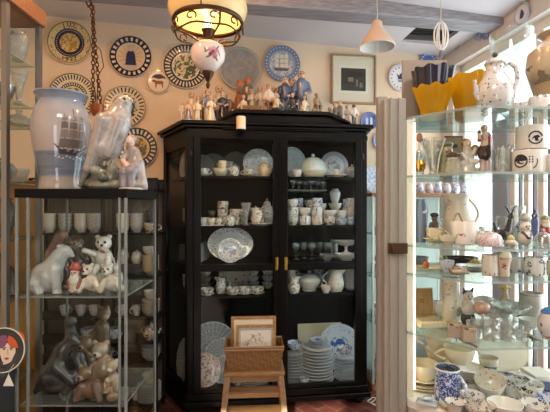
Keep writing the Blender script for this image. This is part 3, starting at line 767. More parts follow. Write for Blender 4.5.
o = wplate(131, 57, 20.5, 'madonna', '#d9c6a8', [(.68,.98,'#1d2038'),(.75,.91,'#d8cdb8',22,.1),(.0,.02,NAVY)], 'navy-rimmed plate showing a blue robed figure with golden rays')
pol = []
for i in range(14):
    a = 2*PI*i/14; pol.append(([(.12*math.cos(a-.1),.12*math.sin(a-.1)),(.6*math.cos(a-.025),.6*math.sin(a-.025)),(.6*math.cos(a+.025),.6*math.sin(a+.025)),(.12*math.cos(a+.1),.12*math.sin(a+.1))], 0))
pol += [([(-.26,-.5),(.26,-.5),(.2,.1),(.1,.32),(-.1,.32),(-.2,.1)], 1), ([(-.34,-.62),(.34,-.62),(.26,-.42),(-.26,-.42)], 2), (disc(0,.38,.14,16), 2), (disc(0,.36,.085,14), 3)]
flatmark('painted_figure', pol, [flat('#c49a4e',.4), flat('#232a55',.3), flat('#b9b4b0',.4), flat('#d8b493',.4)], o)
o = wplate(158.5, 82, 12, 'horse', '#ddd0b8', [(.0,.66,'#e0d5c0'),(.85,.95,'#9a8a70')], 'smallest wall plate, with a brown horse under dark trees')
hp = [([(-.85,.15),(-.6,.62),(0,.88),(.6,.62),(.85,.15),(.4,.3),(0,.22),(-.4,.34)], 0),
      ([(-.5,.12),(-.36,.2),(-.2,.1),(.3,.1),(.42,-.02),(.4,-.12),(.38,-.48),(.3,-.48),(.26,-.2),(-.12,-.2),(-.16,-.48),(-.25,-.48),(-.26,-.12),(-.42,-.02),(-.52,.02)], 1)]
flatmark('painted_horse', hp, [flat('#1f2428',.4), flat('#8d4a2c',.4)], o)
wplate(125, 107, 20.5, 'falconback', '#d7ccb0', [(0,.5,'#c5b78d'),(0,.62,'#34423a',0,0,5,.4),(.7,.93,'#34352f',30,.2),(.95,1.01,'#8d8465')], 'cream plate with dark green centre, half hidden by the falcon')
wplate(137, 148, 20.5, 'navyd', '#d5c59f', [(0,.52,'#cfae55'),(0,.52,'#6a6a5a',0,0,5,.36),(.6,.97,NAVY),(.68,.9,'#d6cdb6',26,.0)], 'navy plate with white dashes and golden centre, lowest on the wall')
wplate(186, 67, 22, 'lampback', '#d8cfba', [(0,.5,'#cfc19a'),(0,.56,'#4d5a44',0,0,5,.38),(.62,.98,'#262b2f'),(.7,.92,'#d4cbb4',36,.1)], 'dark green plate with white dashed rim behind the lamp globe')
wplate(240, 69, 21.5, 'seascape', '#9a9a98', [(0,1.1,'#8d9094',0,0,3,.35),(.9,.97,'#b5b3ad')], 'plain grey-blue seascape plate with a bright cloud, right of lamp')
o = wplate(282, 64, 18, 'shipplate', '#7f91ac', [(.78,1.1,'#6a7fa2'),(.84,.93,'#a9b6c6',30,.3),(0,.7,'#98a7bb'),(0,.7,'#c8c6bf',0,0,4,.3)], 'large blue plate with a white sailing ship behind the sailor figures')
sp = [([(-.4,-.4),(.3,-.4),(.42,-.25),(-.48,-.25)], 1)]
for x in (-.28, .0, .24):
    for z0 in (-.2, .06, .3): sp.append(([(x-.12,z0),(x+.1,z0),(x+.08,z0+.2),(x-.09,z0+.2)], 0))
flatmark('painted_ship', sp, [flat('#d9d4c6',.4), flat('#5b5a5c',.4)], o)
o = wplate(401, 78, 13.5, 'crown', '#e4e5e6', [(.86,.92,'#b9c3d4'),(.7,.8,'#5f6f92',18,.35),(.95,1.01,'#c9ced8')], 'white plate with a blue crown emblem above the grey post')
cr = [([(-.26,-.12),(.26,-.12),(.26,.0),(-.26,.0)], 0), ([(-.26,.0),(.26,.0),(.36,.3),(.18,.14),(.0,.36),(-.18,.14),(-.36,.3)], 0), ([(-.24,-.3),(.24,-.3),(.24,-.2),(-.24,-.2)], 0)]
flatmark('crown_emblem', cr, [flat('#33436f', .4)], o)
wplate(428, 62, 9, 'bl1', '#4c69ac', [(.7,.9,'#c9d2e4',16,.2)], 'small blue plate peeking above the beige board', name='wall_plate')
o = wplate(369, 121, 9, 'bl2', '#3a55a0', [(.78,.96,'#26407f'),(.84,.9,'#9fb0d8',20,.2)], 'small deep blue plate with white figures right of the cabinet')
flatmark('painted_figures', [([(-.4,-.45),(-.1,-.45),(-.12,.2),(-.25,.4),(-.38,.2)],0),([(.1,-.45),(.42,-.45),(.36,.3),(.2,.45),(.12,.2)],0)], [flat('#c6d0ea',.4)], o)
wplate(382.5, 141, 10, 'bl3', '#3557a8', [(0,.6,'#5f82c4',0,0,4,.35),(.85,.95,'#a9bbdd')], 'small cobalt blue plate beside the grey post')
wplate(386, 163, 8, 'bl4', '#dfe2e8', [(.7,.95,'#3c4f8c',12,-.3),(0,.4,'#4a5fa0',0,0,5,.3)], 'small blue-rimmed white plate half behind the grey post')
o = put(m_plate, (plate_mat('bl5', '#c6d3e2', [(0,.6,'#8fb0d0',0,0,3,.4),(.7,.97,'#9fbad6',16,.1)]),), L2W(1.57,.44,1.607+.118), 'pale blue plate leaning on the vitrine top beside black cabinet', 'plate', None, (math.radians(78),0,PHI), .12)
wplate(430.5,58,2.4,'knob','#8f98a8',[], 'tiny grey button dish high on the wall near the ornament')
def rplate(u, v, rpx, key, base, layers, label, nm='wall_plate'):
    r = (u-U0)/F; b = -(OX + AR*CP - r*(OY + AR*SP))/(-SP - r*CP)
    p = L2W(AR-.012, b, 0); p.z = Z(v, p.y); R_ = rpx*p.y/F
    o = put(m_plate, (plate_mat(key, base, layers),), p, label, 'plate', 'plates above the window', (PI/2,0,PHI-PI/2), R_)
    o.name = nm; return o
o = rplate(459,44,5.5,'r1','#d5d5d6',[(.9,1.1,'#8f929c'),(0,.35,'#3c404c',0,0,4,.4)],'small white plate with dark motif, first above the window')
rplate(480,33,7,'r2','#5c78b6',[(.3,1.1,'#c9d3e8',0,0,4,.4)],'blue and white plate, second of those above the window')
o = rplate(487,32,5,'r3','#6e8cc6',[(.2,.8,'#30498c',0,0,5,.3)],'small darker blue plate overlapping its neighbour above the window')
o.location.z -= .02
o = rplate(524,14,11,'r4','#e1e2e4',[(.8,.9,'#a9b2c4'),(.9,1.1,'#cfd3da')],'white plate with a dark blue bird, nearest above the window')
flatmark('painted_bird', [([(-.3,-.35),(.1,-.4),(.3,-.1),(.12,.3),(-.1,.45),(-.2,.1)],0)], [flat('#2f3f63',.4)], o)

# ------------------------------------------------------------------ framed print
fp = W(353.5, 79.5, .015); k_ = fp.y/F
fr = thing('framed_print', 'dark landscape print in pale mount and thin wooden frame on wall', 'picture', fp, PHI)
w, h = 23*k_, 24.5*k_
FRM = wood('pale_frame', '#a8916f', '#8d7656', (8,8,8))
MB().box(-w,w,-.018,.012,h-.014,h).box(-w,w,-.018,.012,-h,-h+.014).box(-w,-w+.014,-.018,.012,-h+.014,h-.014).box(w-.014,w,-.018,.012,-h+.014,h-.014).build('frame', FRM, fr)
MB().box(-w+.014,w-.014,-.004,.008,-h+.014,h-.014).build('mount', flat('#efe2d2', .8), fr)
pw0, pw1, pz0, pz1 = (340.5-353.5)*k_, (366-353.5)*k_, (79.5-91)*k_, (79.5-68.5)*k_
pn = NM('etching'); pn.base(pn.mix(pn.noise(26), '#34302d', '#4f4842'), .7)
MB().box(pw0-.022,pw1+.022,-.0046,-.003,pz0-.022,pz1+.022).build('inner_mount', flat('#f2ebe0',.8), fr)
pr_ = MB().box(pw0,pw1,-.006,-.004,pz0,pz1).build('print', pn.mat, fr)
m = MB()
for (x, y, q, r_) in ((.28,.55,.22,.2),(.6,.35,.08,.3),(.75,.3,.12,.22)): m.box(pw0+(pw1-pw0)*x-.0, pw0+(pw1-pw0)*(x+q), -.0066,-.006, pz0+(pz1-pz0)*(y-.15), pz0+(pz1-pz0)*(y-.15+r_))
m.build('print_houses', flat('#7d756b',.7), pr_)
MB().box(-w+.014,w-.014,-.012,-.010,-h+.014,h-.014).build('pane', GLASS, fr)

# ------------------------------------------------------------------ stool with basket of pictures
sy = 2.6
st = thing('step_stool', 'pine step stool carrying a woven basket before the cabinet', 'stool', (X(254,sy),sy,0), .06)
zt_, zl_ = .475, .25
MB().box(-.19,.19,-.02,.20,zt_-.022,zt_).build('top_step', PINEX, st, bevel=.004)
MB().box(-.20,.20,-.25,.04,zl_-.02,zl_+.0).build('lower_step', PINEX, st, bevel=.004)
for s in (-1, 1):
    for (y0, y1, z1) in ((.19,.235,zt_-.022),(.0,-.20,zt_-.022)):
        x0, x1 = s*.165, s*.205
        M = None; m = MB()
        vs = []
        for z, t in ((0,1),(z1,0)):
            cx = x0+(x1-x0)*t; cy_ = y0+(y1-y0)*t
            vs += [(cx-.018,cy_-.016,z),(cx+.018,cy_-.016,z),(cx+.018,cy_+.016,z),(cx-.018,cy_+.016,z)]
        m.add(vs, [[3,2,1,0],[4,5,6,7],[0,1,5,4],[1,2,6,5],[2,3,7,6],[3,0,4,7]]); m.build('leg', PINE, st, bevel=.003)
    MB().box(s*.19-.011,s*.19+.011,-.17,.20,zl_-.06,zl_-.02).build('side_rail', PINE, st)
MB().box(-.17,.17,.185,.205,.26,.30).build('back_stretcher', PINEX, st)
MB().box(-.165,.165,.012,.03,zt_-.07,zt_-.022).build('apron', PINEX, st)
MB().box(-.18,.18,-.05,-.03,.335,.365).build('front_stretcher', PINEX, st)
bs = thing('woven_basket', 'rectangular woven chip basket holding two framed pictures on the stool', 'basket', (X(254,sy)-.004,sy+.10,zt_), .06)
bn = NM('woven_chip'); mp = bn.n('ShaderNodeTexChecker'); bn.l(bn.mapping((52,52,52), (PI/4,PI/4,PI/4)), mp.inputs[0])
mp.inputs[1].default_value = lin('#7d562c'); mp.inputs[2].default_value = lin('#60401f'); mp.inputs[3].default_value = 1
bn.bump(mp.outputs[1], .6, .003); BWM = bn.base(bn.mix(bn.m('MULTIPLY', bn.noise(30), .5), mp.outputs[0], '#8a6236'), .55)
def ring(w, d, z): return [(-w,-d,z),(w,-d,z),(w,d,z),(-w,d,z)]
lv = [ring(.165,.085,0),ring(.182,.1,.15),ring(.176,.094,.15),ring(.159,.079,.006)]
vs = sum(lv, []); fs = [[3,2,1,0],[12,13,14,15]]
for a in range(3):
    for j in range(4): fs.append([a*4+j, a*4+(j+1)%4, a*4+4+(j+1)%4, a*4+4+j])
MB().add(vs, fs).build('basket_body', BWM, bs)
for z, e in ((.148,.183),(.132,.181)): MB().tube([(-e,-.1,z),(e,-.1,z),(e,.1,z),(-e,.1,z)], .008, 6, closed=True).build('rim_hoop', PINEX, bs)
def picframe(x, y, w, h, tilt, label, pcol, art):
    t = thing('framed_picture', label, 'picture', bs.location + Vector((x,y,.012)), .06)
    t.rotation_euler = (-tilt,0,.06)
    for (a,b,c,d) in ((-w,w,0,.02),(-w,w,h-.02,h),(-w,-w+.02,.02,h-.02),(w-.02,w,.02,h-.02)):
        pass
    MB().box(-w,w,-.008,.008,0,.018).box(-w,w,-.008,.008,h-.018,h).box(-w,-w+.018,-.008,.008,.018,h-.018).box(w-.018,w,-.008,.008,.018,h-.018).build('frame', wood('gilt_frame','#a97f4a','#8a6232',(9,9,9)), t)
    c = MB().box(-w+.018,w-.018,-.002,.006,.018,h-.018).build('picture_sheet', flat(pcol,.7), t)
    if art:
        m = MB()
        for i in range(26):
            x_ = random.uniform(-.6,.6)*w; z_ = h*.5 + random.uniform(-.02,.035) + .02*math.cos(x_*30)
            m.tube([(x_,-.003,z_),(x_+random.uniform(-.012,.012),-.003,z_+.012),(x_+random.uniform(-.02,.02),-.003,z_+.02)], .0014, 4)
        m.build('drawn_foliage', flat('#8d7f74',.7), c)
        MB().box(-w+.018,w-.018,-.004,-.002,.018,.03).box(-w+.018,w-.018,-.004,-.002,h-.034,h-.018).box(-w+.018,-w+.03,-.004,-.002,.03,h-.034).box(w-.03,w-.018,-.004,-.002,.03,h-.034).build('mount', flat('#a7a4a0',.7), c)
picframe(-.006, .052, .148, .285, .10, 'taller framed picture with blank cream sheet, rear one in basket', '#dccfb6', 0)
picframe(.012, -.01, .128, .245, .16, 'smaller framed foliage drawing, front one in the basket', '#d6cabd', 1)
# ------------------------------------------------------------------ figurines (unit height = 1, scaled)
SK = '#d9b69a'
def fig(name, pose, hair, top, bottom, skin=SK, base='#cfc6b4', extra=()):
    """painted china figurine standing on a little base; returns a root with body and base"""
    r = empty(name)
    p = []
    if pose in ('man', 'boy'):
        p += [('c',(-.065,0,.06),(-.05,0,.46),.05,.065,bottom),('c',(.065,0,.06),(.05,0,.46),.05,.065,bottom),('e',(-.075,-.04,.045),(.05,.085,.035),'#33291f'),('e',(.075,-.04,.045),(.05,.085,.035),'#33291f'),
              ('c',(0,0,.5),(0,.0,.74),.105,.12,top),('c',(-.13,0,.74),(-.17,-.03,.55),.045,.04,top),('c',(.13,0,.74),(.18,-.05,.56),.045,.04,top),('c',(.18,-.05,.56),(.08,-.13,.5),.035,.03,top),('e',(.07,-.14,.5),(.035,.035,.035),skin),('e',(-.17,-.05,.5),(.035,.035,.04),skin)]
        hz = .9
    elif pose == 'woman':
        p += [('c',(0,0,.1),(0,0,.48),.19,.09,bottom),('c',(0,0,.5),(0,0,.7),.08,.09,top),('c',(-.09,0,.72),(-.15,-.06,.58),.04,.035,top),('c',(-.15,-.06,.58),(-.03,-.13,.56),.033,.028,skin),('c',(.09,0,.72),(.16,-.05,.58),.04,.035,top),('c',(.16,-.05,.58),(.06,-.14,.52),.033,.028,skin)]
        hz = .87
    elif pose == 'seated':
        p += [('e',(0,.05,.16),(.2,.2,.17),'#a9a294'),('c',(-.07,0,.34),(-.09,-.2,.32),.085,.07,bottom),('c',(.08,0,.34),(.1,-.2,.33),.085,.07,bottom),('c',(-.09,-.2,.32),(-.09,-.22,.07),.06,.045,bottom),('c',(.1,-.2,.33),(.1,-.23,.07),.06,.045,bottom),
              ('c',(0,.03,.4),(0,0,.68),.11,.11,top),('c',(-.12,0,.68),(-.17,-.06,.48),.045,.04,top),('c',(.12,0,.68),(.17,-.08,.48),.045,.04,top),('c',(.17,-.08,.48),(.07,-.17,.42),.036,.03,skin),('c',(-.17,-.06,.48),(-.06,-.17,.43),.036,.03,skin)]
        hz = .86
    elif pose == 'kneel':
        p += [('c',(-.1,.1,.12),(-.1,-.1,.12),.11,.1,bottom),('c',(.12,.1,.12),(.12,-.1,.12),.11,.1,bottom),('c',(0,.08,.25),(0,-.02,.56),.16,.13,top),('c',(-.12,0,.56),(-.2,-.12,.36),.055,.045,top),('c',(.12,0,.56),(.22,-.12,.4),.055,.045,top),('e',(.22,-.16,.36),(.05,.05,.05),skin)]
        hz = .82
    elif pose == 'couple':
        p += [('c',(-.12,0,.1),(-.1,0,.48),.17,.1,bottom),('c',(-.1,0,.5),(-.07,0,.68),.09,.09,top),('c',(-.02,-.02,.68),(.1,-.06,.6),.045,.04,top),
              ('c',(.13,0,.06),(.12,0,.5),.1,.09,'#4a443c'),('c',(.12,0,.52),(.11,0,.74),.1,.11,'#6f6a5e'),('c',(.0,-.03,.72),(-.1,-.09,.62),.045,.04,'#6f6a5e'),('e',(.09,-.02,.91),(.075,.075,.09),skin),('e',(.1,.015,.95),(.08,.075,.07),hair)]
        p += [('e',(-.07,-.02,.83),(.07,.07,.085),skin),('e',(-.075,.02,.86),(.078,.07,.075),hair)]
        hz = None
    if hz:
        p += [('c',(0,0,hz-.14),(0,-.005,hz-.06),.04,.035,skin),('e',(0,-.012,hz),(.075,.08,.09),skin),('e',(0,-.09,hz-.01),(.016,.02,.02),skin),('e',(0,.022,hz+.032),(.083,.08,.08),hair),
              ('e',(-.03,-.082,hz+.015),(.012,.012,.012),'#2a2320'),('e',(.03,-.082,hz+.015),(.012,.012,.012),'#2a2320'),('e',(0,-.082,hz-.045),(.022,.012,.009),'#a8604f')]
    p += list(extra)
    sdf_obj('body', p, .022, 44, r, None, .03)
    w = .24 if pose != 'couple' else .3
    MB().lathe([(0,0),(w,0),(w*1.02,.02),(w*.96,.05),(0,.055)], 20).build('base', flat(base,.3,0,.4), r)
    return r
def place_fig(name, pose, u, vb, hpx, b, z, label, hair, top, bottom, rz=0, cat='figurine', group=None, **kw):
    p = C(u, b, z); s = hpx*p.y/F
    o = fig(name, pose, hair, top, bottom, **kw); o.location = p; o.rotation_euler = (0,0,PHI+rz); o.scale = (s,s,s)
    return tag(o, label, cat, group)
G = 'figurines on top of the black cabinet'
ZL, ZM = 2.1085, 2.1915
def tf(name, pose, u, hpx, b, z, label, hair, top, bottom, rz=0, **kw): return place_fig(name, pose, u, 0, hpx, b, z, label, hair, top, bottom, rz, group=G, **kw)
tf('boy_figurine','boy',182.5,19,.03,ZL,'smallest grey and white child figurine, at the cabinet top\'s left corner','#b5aa9a','#d8d0c4','#c9c4bc',.3)
tf('girl_figurine','woman',188.5,21,.0,ZL,'small figurine with pale pink top and blue-grey skirt at cabinet top left','#9a7f62','#dcb9a4','#6f7484',.1)
tf('child_figurine','boy',197.5,21,-.01,ZL,'cream child figurine with pale trousers below the taller pair at left','#b89a72','#e9dec4','#e0d6c6',-.2)
tf('lady_figurine','woman',191.5,35,.21,ZL,'tall figurine in cream dress and dark sash behind the left children','#7b5a3a','#e2d5b8','#cbbf9f',.2)
tf('couple_figurine','couple',201,36,.32,ZL,'pair figurine with outstretched arms in cream and brown, left group','#6f5334','#d5c5a0','#bca77c',-.1)
tf('man_figurine','man',208,35,.14,ZL,'figurine in blue-grey jacket leaning left behind white figure','#8a6a45','#7d8496','#d9d0bb',.5)
tf('lady_figurine','woman',211,27,.02,ZL,'slim white figurine standing left of the dark dressed lady','#d8cdb7','#e6dcc6','#e4dac6',.2)
tf('lady_figurine','woman',222.5,35,.12,ZL,'dark navy dressed lady figurine with black hair beside the white candle','#1c1c22','#23263a','#1c1e2c',0,skin='#d4b9a4')
tf('girl_figurine','seated',219,47,.37,ZL,'blond figurine in blue dress seated behind the navy lady','#c49a52','#d4c7b2','#56648e',.2)
tf('man_figurine','man',229,32,.19,ZL,'brown coated small figurine beside the embracing pair','#5d4228','#7c5638','#5d3c26',.3)
o = tf('brown_couple_figurine','couple',243.5,44,.36,ZM,'large brown embracing pair figurine behind the candle','#7a4526','#a5673c','#8f5632',.2,skin='#b8774a')
tf('kneeling_figurine','kneel',243.5,22,.14,ZM,'white kneeling figurine in front of the brown pair','#bfae94','#e8ddcb','#d9d0c0',-.6)
tf('lady_figurine','woman',252,29,.2,ZM,'grey-cream lady figurine, left of two pale ladies on the crate','#a48d6d','#cdc2ab','#bdb198',.2)
tf('lady_figurine','woman',260,34,.29,ZM,'taller cream lady figurine, right of two pale ladies','#cdb58c','#e6d9bb','#ddcfb0',-.1)
tf('boy_figurine','seated',269,32,.11,ZM,'black-haired boy figurine seated in white shirt and brown trousers','#151314','#e3dccb','#7d5333',.2)
tf('girl_figurine','woman',273,33,.26,ZM,'blond girl figurine in patterned cream dress beside black-haired boy','#caa86a','#ded1ae','#c9bb97',0)
tf('boy_figurine','boy',285,40,.18,ZM,'boy figurine in dark blue jacket before the ship plate','#5a3d28','#3f4a68','#434a5e',.0)
tf('lady_figurine','woman',278.5,36,.38,ZM,'girl figurine in grey-blue clothes half hidden behind the blue jacketed boy','#6d5a48','#4a5064','#3f4354',.2)
tf('man_figurine','man',301.5,48,.23,ZM,'tallest figurine, a man in blue sweater with cap and dark trousers','#3f4a70','#6b7f9f','#3a3a44',-.15)
tf('lady_figurine','woman',292.5,46,.37,ZM,'navy clad woman figurine leaning behind the man in blue sweater','#33303c','#33385a','#2c2f45',.3)
spk = [('e',(.1,-.14,.42),(.03,.02,.03),'#e3ddd0'),('e',(-.12,-.12,.3),(.03,.03,.03),'#e3ddd0'),('e',(.02,-.17,.22),(.03,.03,.03),'#e3ddd0')]
tf('kneeling_figurine','kneel',277,21,.02,ZM,'black and cream crouching figurine at the front of the raised ledge','#e2d2b4','#d8c7a2','#1f1d20',.7,extra=spk)
tf('kneeling_figurine','kneel',292.5,22,.02,ZM,'dark figurine with white spots crouching before the blue sweatered man','#4a3524','#26242a','#1c1c22',-.3,extra=spk)
tf('child_figurine','kneel',304.5,19,.02,ZM,'cream kneeling child figurine left of the brown faun','#d9bd8c','#ecdfc2','#e4d3b0',.5)
tf('faun_figurine','seated',316.5,22,.04,ZM,'brown seated faun figurine at right end of the raised ledge','#5d4630','#8f7658','#7d684c',.4,skin='#a08460')
tf('child_figurine','kneel',330,25,.24,ZL,'low pinkish figurine at the foot of the raised ledge, right side','#a58a70','#cbb39b','#b59e86',.3)
tf('man_figurine','couple',337,28,.17,ZL,'grey-green coated figurine with white shirt front below the framed print','#6a5a48','#85877c','#7a7c74',0)
tf('lady_figurine','woman',347,23,.10,ZL,'pale grey lady figurine between the coated figure and black-haired one','#7d6a55','#c2c2c0','#aeb0b0',.1)
tf('boy_figurine','boy',354,22,.05,ZL,'dark-haired figurine in white top and black trousers at right corner','#18171a','#d8d3c8','#25242a',.3,skin='#7d5a42')
p = C(252,.04,ZM)
t = thing('wooden_crate','small shallow wooden crate on the cabinet\'s raised ledge','crate',p,PHI)
w_=.068
MB().box(-w_,w_,-.03,.05,0,.006).box(-w_,w_,-.03,-.024,.006,.042).box(-w_,w_,.044,.05,.006,.042).box(-w_,-w_+.008,-.024,.044,.006,.042).box(w_-.008,w_,-.024,.044,.006,.042).build('crate_body', wood('crate_wood','#8d643c','#6d4a2a',(10,10,10)), t)
MB().box(-w_-.003,w_+.003,-.033,-.023,.036,.044).build('crate_rim', PINEX, t)
# candle on a bracket ledge of the pediment
cp = C(241,-.105,Z(131,3.0))
cd = thing('candle','white pillar candle glowing warm on a black bracket before the cabinet','candle',cp,PHI)
k_ = cp.y/F
CW = NM('candle_wax').base('#e9d9ba', .4)
MB().lathe([(0,0),(4.7*k_,0),(4.8*k_,.005),(4.8*k_,12*k_),(4.4*k_,13*k_),(3.4*k_,11.5*k_),(0,11*k_)], 24).build('wax', CW, cd)
MB().tube([(0,0,11*k_),(.002,0,13*k_)], .0015, 5).build('wick', flat('#2a2522'), cd)
MB().lathe([(0,-.008),(5.2*k_,-.008),(5.4*k_,0),(0,0)], 20).box(-.012,.012,0,.1,-.02,-.006).build('bracket', BLACKW, cab, loc=(aof(241,-.105),-.105,cp.z))

# ------------------------------------------------------------------ china in the black cabinet
GC = 'crockery in the black cabinet'
def cput(maker, args, u, b, z, label, cat, rz=0, s=1.0, rot=None, grp=GC):
    return put(maker, args, C(u, b, z+.0008), label, cat, grp, rot if rot else (0,0,PHI+rz), s)
def cplate(mt, u, b, z, rpx, label, tilt=80, rz=0, wav=0, grp='plates standing in the black cabinet'):
    p = C(u, b, z); r = rpx*p.y/F
    p.z += r*math.sin(math.radians(tilt)) + .001
    return put(m_plate, (mt, 'plate', .12, wav), p, label, 'plate', grp, (math.radians(tilt),0,PHI+rz), r)
PB = plate_mat('bf', '#dfe3e6', [(0,.5,'#a9b8cc',0,0,5,.3),(.68,.97,'#8fa3c2',0,0,9,.3)])
PG = plate_mat('gf', '#b3b6b9', [(.6,.97,'#83898f',28,.1),(.7,.9,'#9a9fa5',0,0,14,.5),(.2,.52,'#8d9299',0,0,9,.4),(.53,.57,'#7d8288'),(.96,1.1,'#cfd1d2')])
PGl = CRYSTAL
PW = plate_mat('pw', '#d3d4d4', [(.7,.9,'#9aa6bc',0,0,12,.3)])
PBL = plate_mat('pbl', '#cfd8e6', [(0,.45,'#3f68b4',0,0,3.2,.42),(.72,.93,'#7f9ccc',0,0,11,.2)])
PSCENE = plate_mat('psc', '#dcdde0', [(.66,.97,'#8e96a4',0,0,7,.25)])
S1, S2, S3, S4 = SH
# shelf 1 left
cplate(PG, 186, .27, S1, 14, 'large grey patterned plate behind the slanted left pane, top shelf', 82, -1.148)
cplate(PG, 202, .40, S1, 12, 'dim patterned plate behind the first cup of the top shelf', 80)
cplate(PGl, 213, .38, S1, 13, 'cut glass plate, standing behind the cream bowl at left', 78)
cplate(PGl, 237, .38, S1, 14, 'cut glass plate, standing between cream bowl and large blue plate', 78)
cplate(PB, 258, .30, S1, 15, 'large pale blue plate standing at right end of left top shelf', 80)
def cs(u, b, z, cm, lab, sm=None, s=1.0, rz=.5):
    cput(m_saucer, (sm or WHITE,), u, b, z, 'saucer under the ' + lab, 'saucer', 0, s)
    cput(m_cup, (cm,), u, b, z+.006*s, lab, 'teacup', rz, s)
cs(203.5,.10,S1,BLUEF,'blue-flowered white teacup at left end of the top shelf',WHITE,.95,.2)
cput(m_bowl,(CREAM,.062,.062),221,.12,S1,'plain cream bowl on the cabinet\'s top left shelf','bowl')
cput(m_cup,(GOLDB,.032,.055,1,'mug'),222.5,.12,S1+.0625,'small cream cup sitting inside the plain cream bowl','cup',2.6)
cput(m_jar,(BLUEF2,.034,.085,'patterned_jar'),234.5,.08,S1,'little dark-patterned round jar right of the cream bowl','jar')
cs(248,.10,S1,BLACKF,'low white teacup right of the patterned jar, top shelf',CREAM,.9,2.8)
cput(m_jar,(GOLDB,.052,.115,'ginger_jar'),265,.09,S1,'cream gold-speckled jar at right end of left top shelf','jar')
cput(m_pitcher,(GREYF,.05,.13),229,.30,S1,'grey glazed pitcher standing behind the cream cup','pitcher')
# shelf 2 left
put(m_square_dish,(WHITE,.1,.012),C(211,.10,S2+.0008),'long white tray under the three small patterned cups','tray',GC,(0,0,PHI),(1.08,.85,.6))
for i,(u,b,mt,s) in enumerate(((203,.10,BLACKF,.8),(211.3,.10,BLACKF,.8),(219.5,.10,BLACKF,.8))):
    cput(m_jar if i == 2 else m_cup,(BLACKF,.036,.07,'lidded_cup') if i == 2 else (BLACKF,.036,.055),u,b,S2+.004,'black-patterned small cup, %s from left on the white tray'%ORD[i],'teacup',1.57,.95)
cput(m_jar,(BLUEF2,.038,.085),230,.055,S2,'lidded sugar bowl with dark blue flowers, second cabinet shelf','sugar bowl')
for i,(u,b,n) in enumerate(((223,.26,3),(235,.20,2),(241,.30,2))):
    z = S2
    for j in range(n):
        cput(m_cup,(BLUEF2 if (i+j)%2 else BLACKF,.036,.05,1,'mug'),u,b,z,'%s cup up in the %s stack of patterned cups, second left shelf'%(ORD[j],ORD[i]),'cup',1.57+.3*j,1.2); z += .0505*1.2+.0006
cput(m_vase,(CRYSTAL,.042,.17,'trumpet','glass_vase'),246,.07,S2,'cut glass footed vase between cups and pitcher, second shelf','vase')
cput(m_saucer,(PINKF,.095),261,.09,S2,'pinkish oval dish under the patterned pitcher','dish')
cput(m_pitcher,(BLACKF,.052,.125),257.5,.09,S2+.007,'cream pitcher with black flowers on the pinkish dish','pitcher',.2)
cput(m_pot,(GREYF,.058,.19,'coffee_pot'),267,.24,S2,'grey flowered coffee pot at right end of second left shelf','coffee pot',.0)
cput(m_cup,(BLUEF2,.04,.055,1),205,.30,S2,'dark patterned cup standing behind the first small cups','teacup',.2)
for i,(u,b) in enumerate(((212,.34),(250,.34))): cput(m_goblet,(None,.034,.11),u,b,S2,['stemmed glass behind the small cups, second left shelf','stemmed glass behind the cut glass vase, second left shelf'][i],'glass')
# shelf 3 left
_p = C(230.5,.22,S3); put(m_plate,(PSCENE,'platter'),_p+Vector((0,0,.130)),'largest oval platter, white with grey rim flowers behind the mid rail','platter',GC,(math.radians(76),0,PHI),(.175,.132,.13))
cplate(plate_mat('psc2','#d8dade',[(0,.55,'#8f9cb2',0,0,2.5,.42),(.62,.96,'#5d6678',0,0,9,.28)]), 230, .12, S3, 12.5, 'smaller plate with grey-blue scene leaning on the largest plate', 70)
for i in range(4): cplate(PG, 199+2.0*i, .16+.05*i, S3, 9, '%s of the plates seen edge-on at left of third shelf'%ORD[i], 84, 1.2)
# shelf 4 left
for i,(u,mt) in enumerate(((207,BLACKF),(233,BLACKF),(245,BLUEF2),(257.5,BLACKF))):
    cput(m_saucer,(WHITE,),u,.09,S4,'saucer under the %s wide bowl cup of the fourth left shelf'%ORD[i],'saucer',0,.8)
    cput(m_bowl,(mt,.052,.045),u,.09,S4+.006,'patterned wide bowl cup, %s from left on fourth shelf'%ORD[i],'bowl')
cput(m_pitcher,(BLUEF2,.042,.12),221,.15,S4,'white pitcher with blue sprigs on the fourth left shelf','pitcher')
bp = C(234,.36,S4+.001)
bx = tag(MB().box(-.12,.12,-.005,.06,0,.2).build('tile_panel', porc('#cfc4b4', (('#8f5a52',18,.2),('#5f6a78',30,.2))), None, bp, (0,0,PHI)), 'flower-painted upright box standing behind the white pitcher','box',GC)
for i,(u,n) in enumerate(((205,3),(253,3),(268,3))):
    for j in range(n): cput(m_bowl,(GREYF if j%2 else BLUEF2,.05,.05),u,.3,S4+j*.051,'%s bowl up in the %s rear stack, fourth left shelf'%(ORD[j],ORD[i]),'bowl')
for i,(u,b_,mt,h) in enumerate(((303,.31,GREYF,.05),(318,.30,BLUEF2,.05))):
    for j in range(2): cput(m_bowl,(mt,.052,h),u,b_,S4+j*.0515,'%s bowl up in the %s rear pile, right fourth shelf'%(ORD[j],ORD[i]),'bowl')
# bottom left
cplate(PG, 186, .265, .16, 20, 'large grey patterned dish behind the slanted left pane, cabinet floor', 80, -1.148, .02)
cplate(PG, 212, .375, .16, 25, 'large grey patterned dish standing left of the scalloped ones, cabinet floor', 80, .15)
cplate(PG, 223, .27, .16, 19, 'scalloped grey dish half hidden behind the stool', 78, -.2, .03)
cplate(plate_mat('pk','#cbbcb2',[(0,.95,'#8d5f60',0,0,5,.3),(.62,.66,'#a89088')]), 205, .12, .16, 16, 'pink-flowered plate standing lowest in front at the cabinet floor', 75, .05)
cplate(PG, 224, .16, .16, 13, 'small scalloped grey dish just left of the stool leg', 72, .1, .03)
z = .16
for j in range(6):
    cput(m_plate,(PG,),250,.12,z,'%s dish up in the grey pile seen between the stool legs'%ORD[j],'plate',0,.115-.006*j); z += .0125
cput(m_bowl,(GREYF,.085,.06),250,.12,z+.004,'grey flowered bowl crowning the pile between the stool legs','bowl')
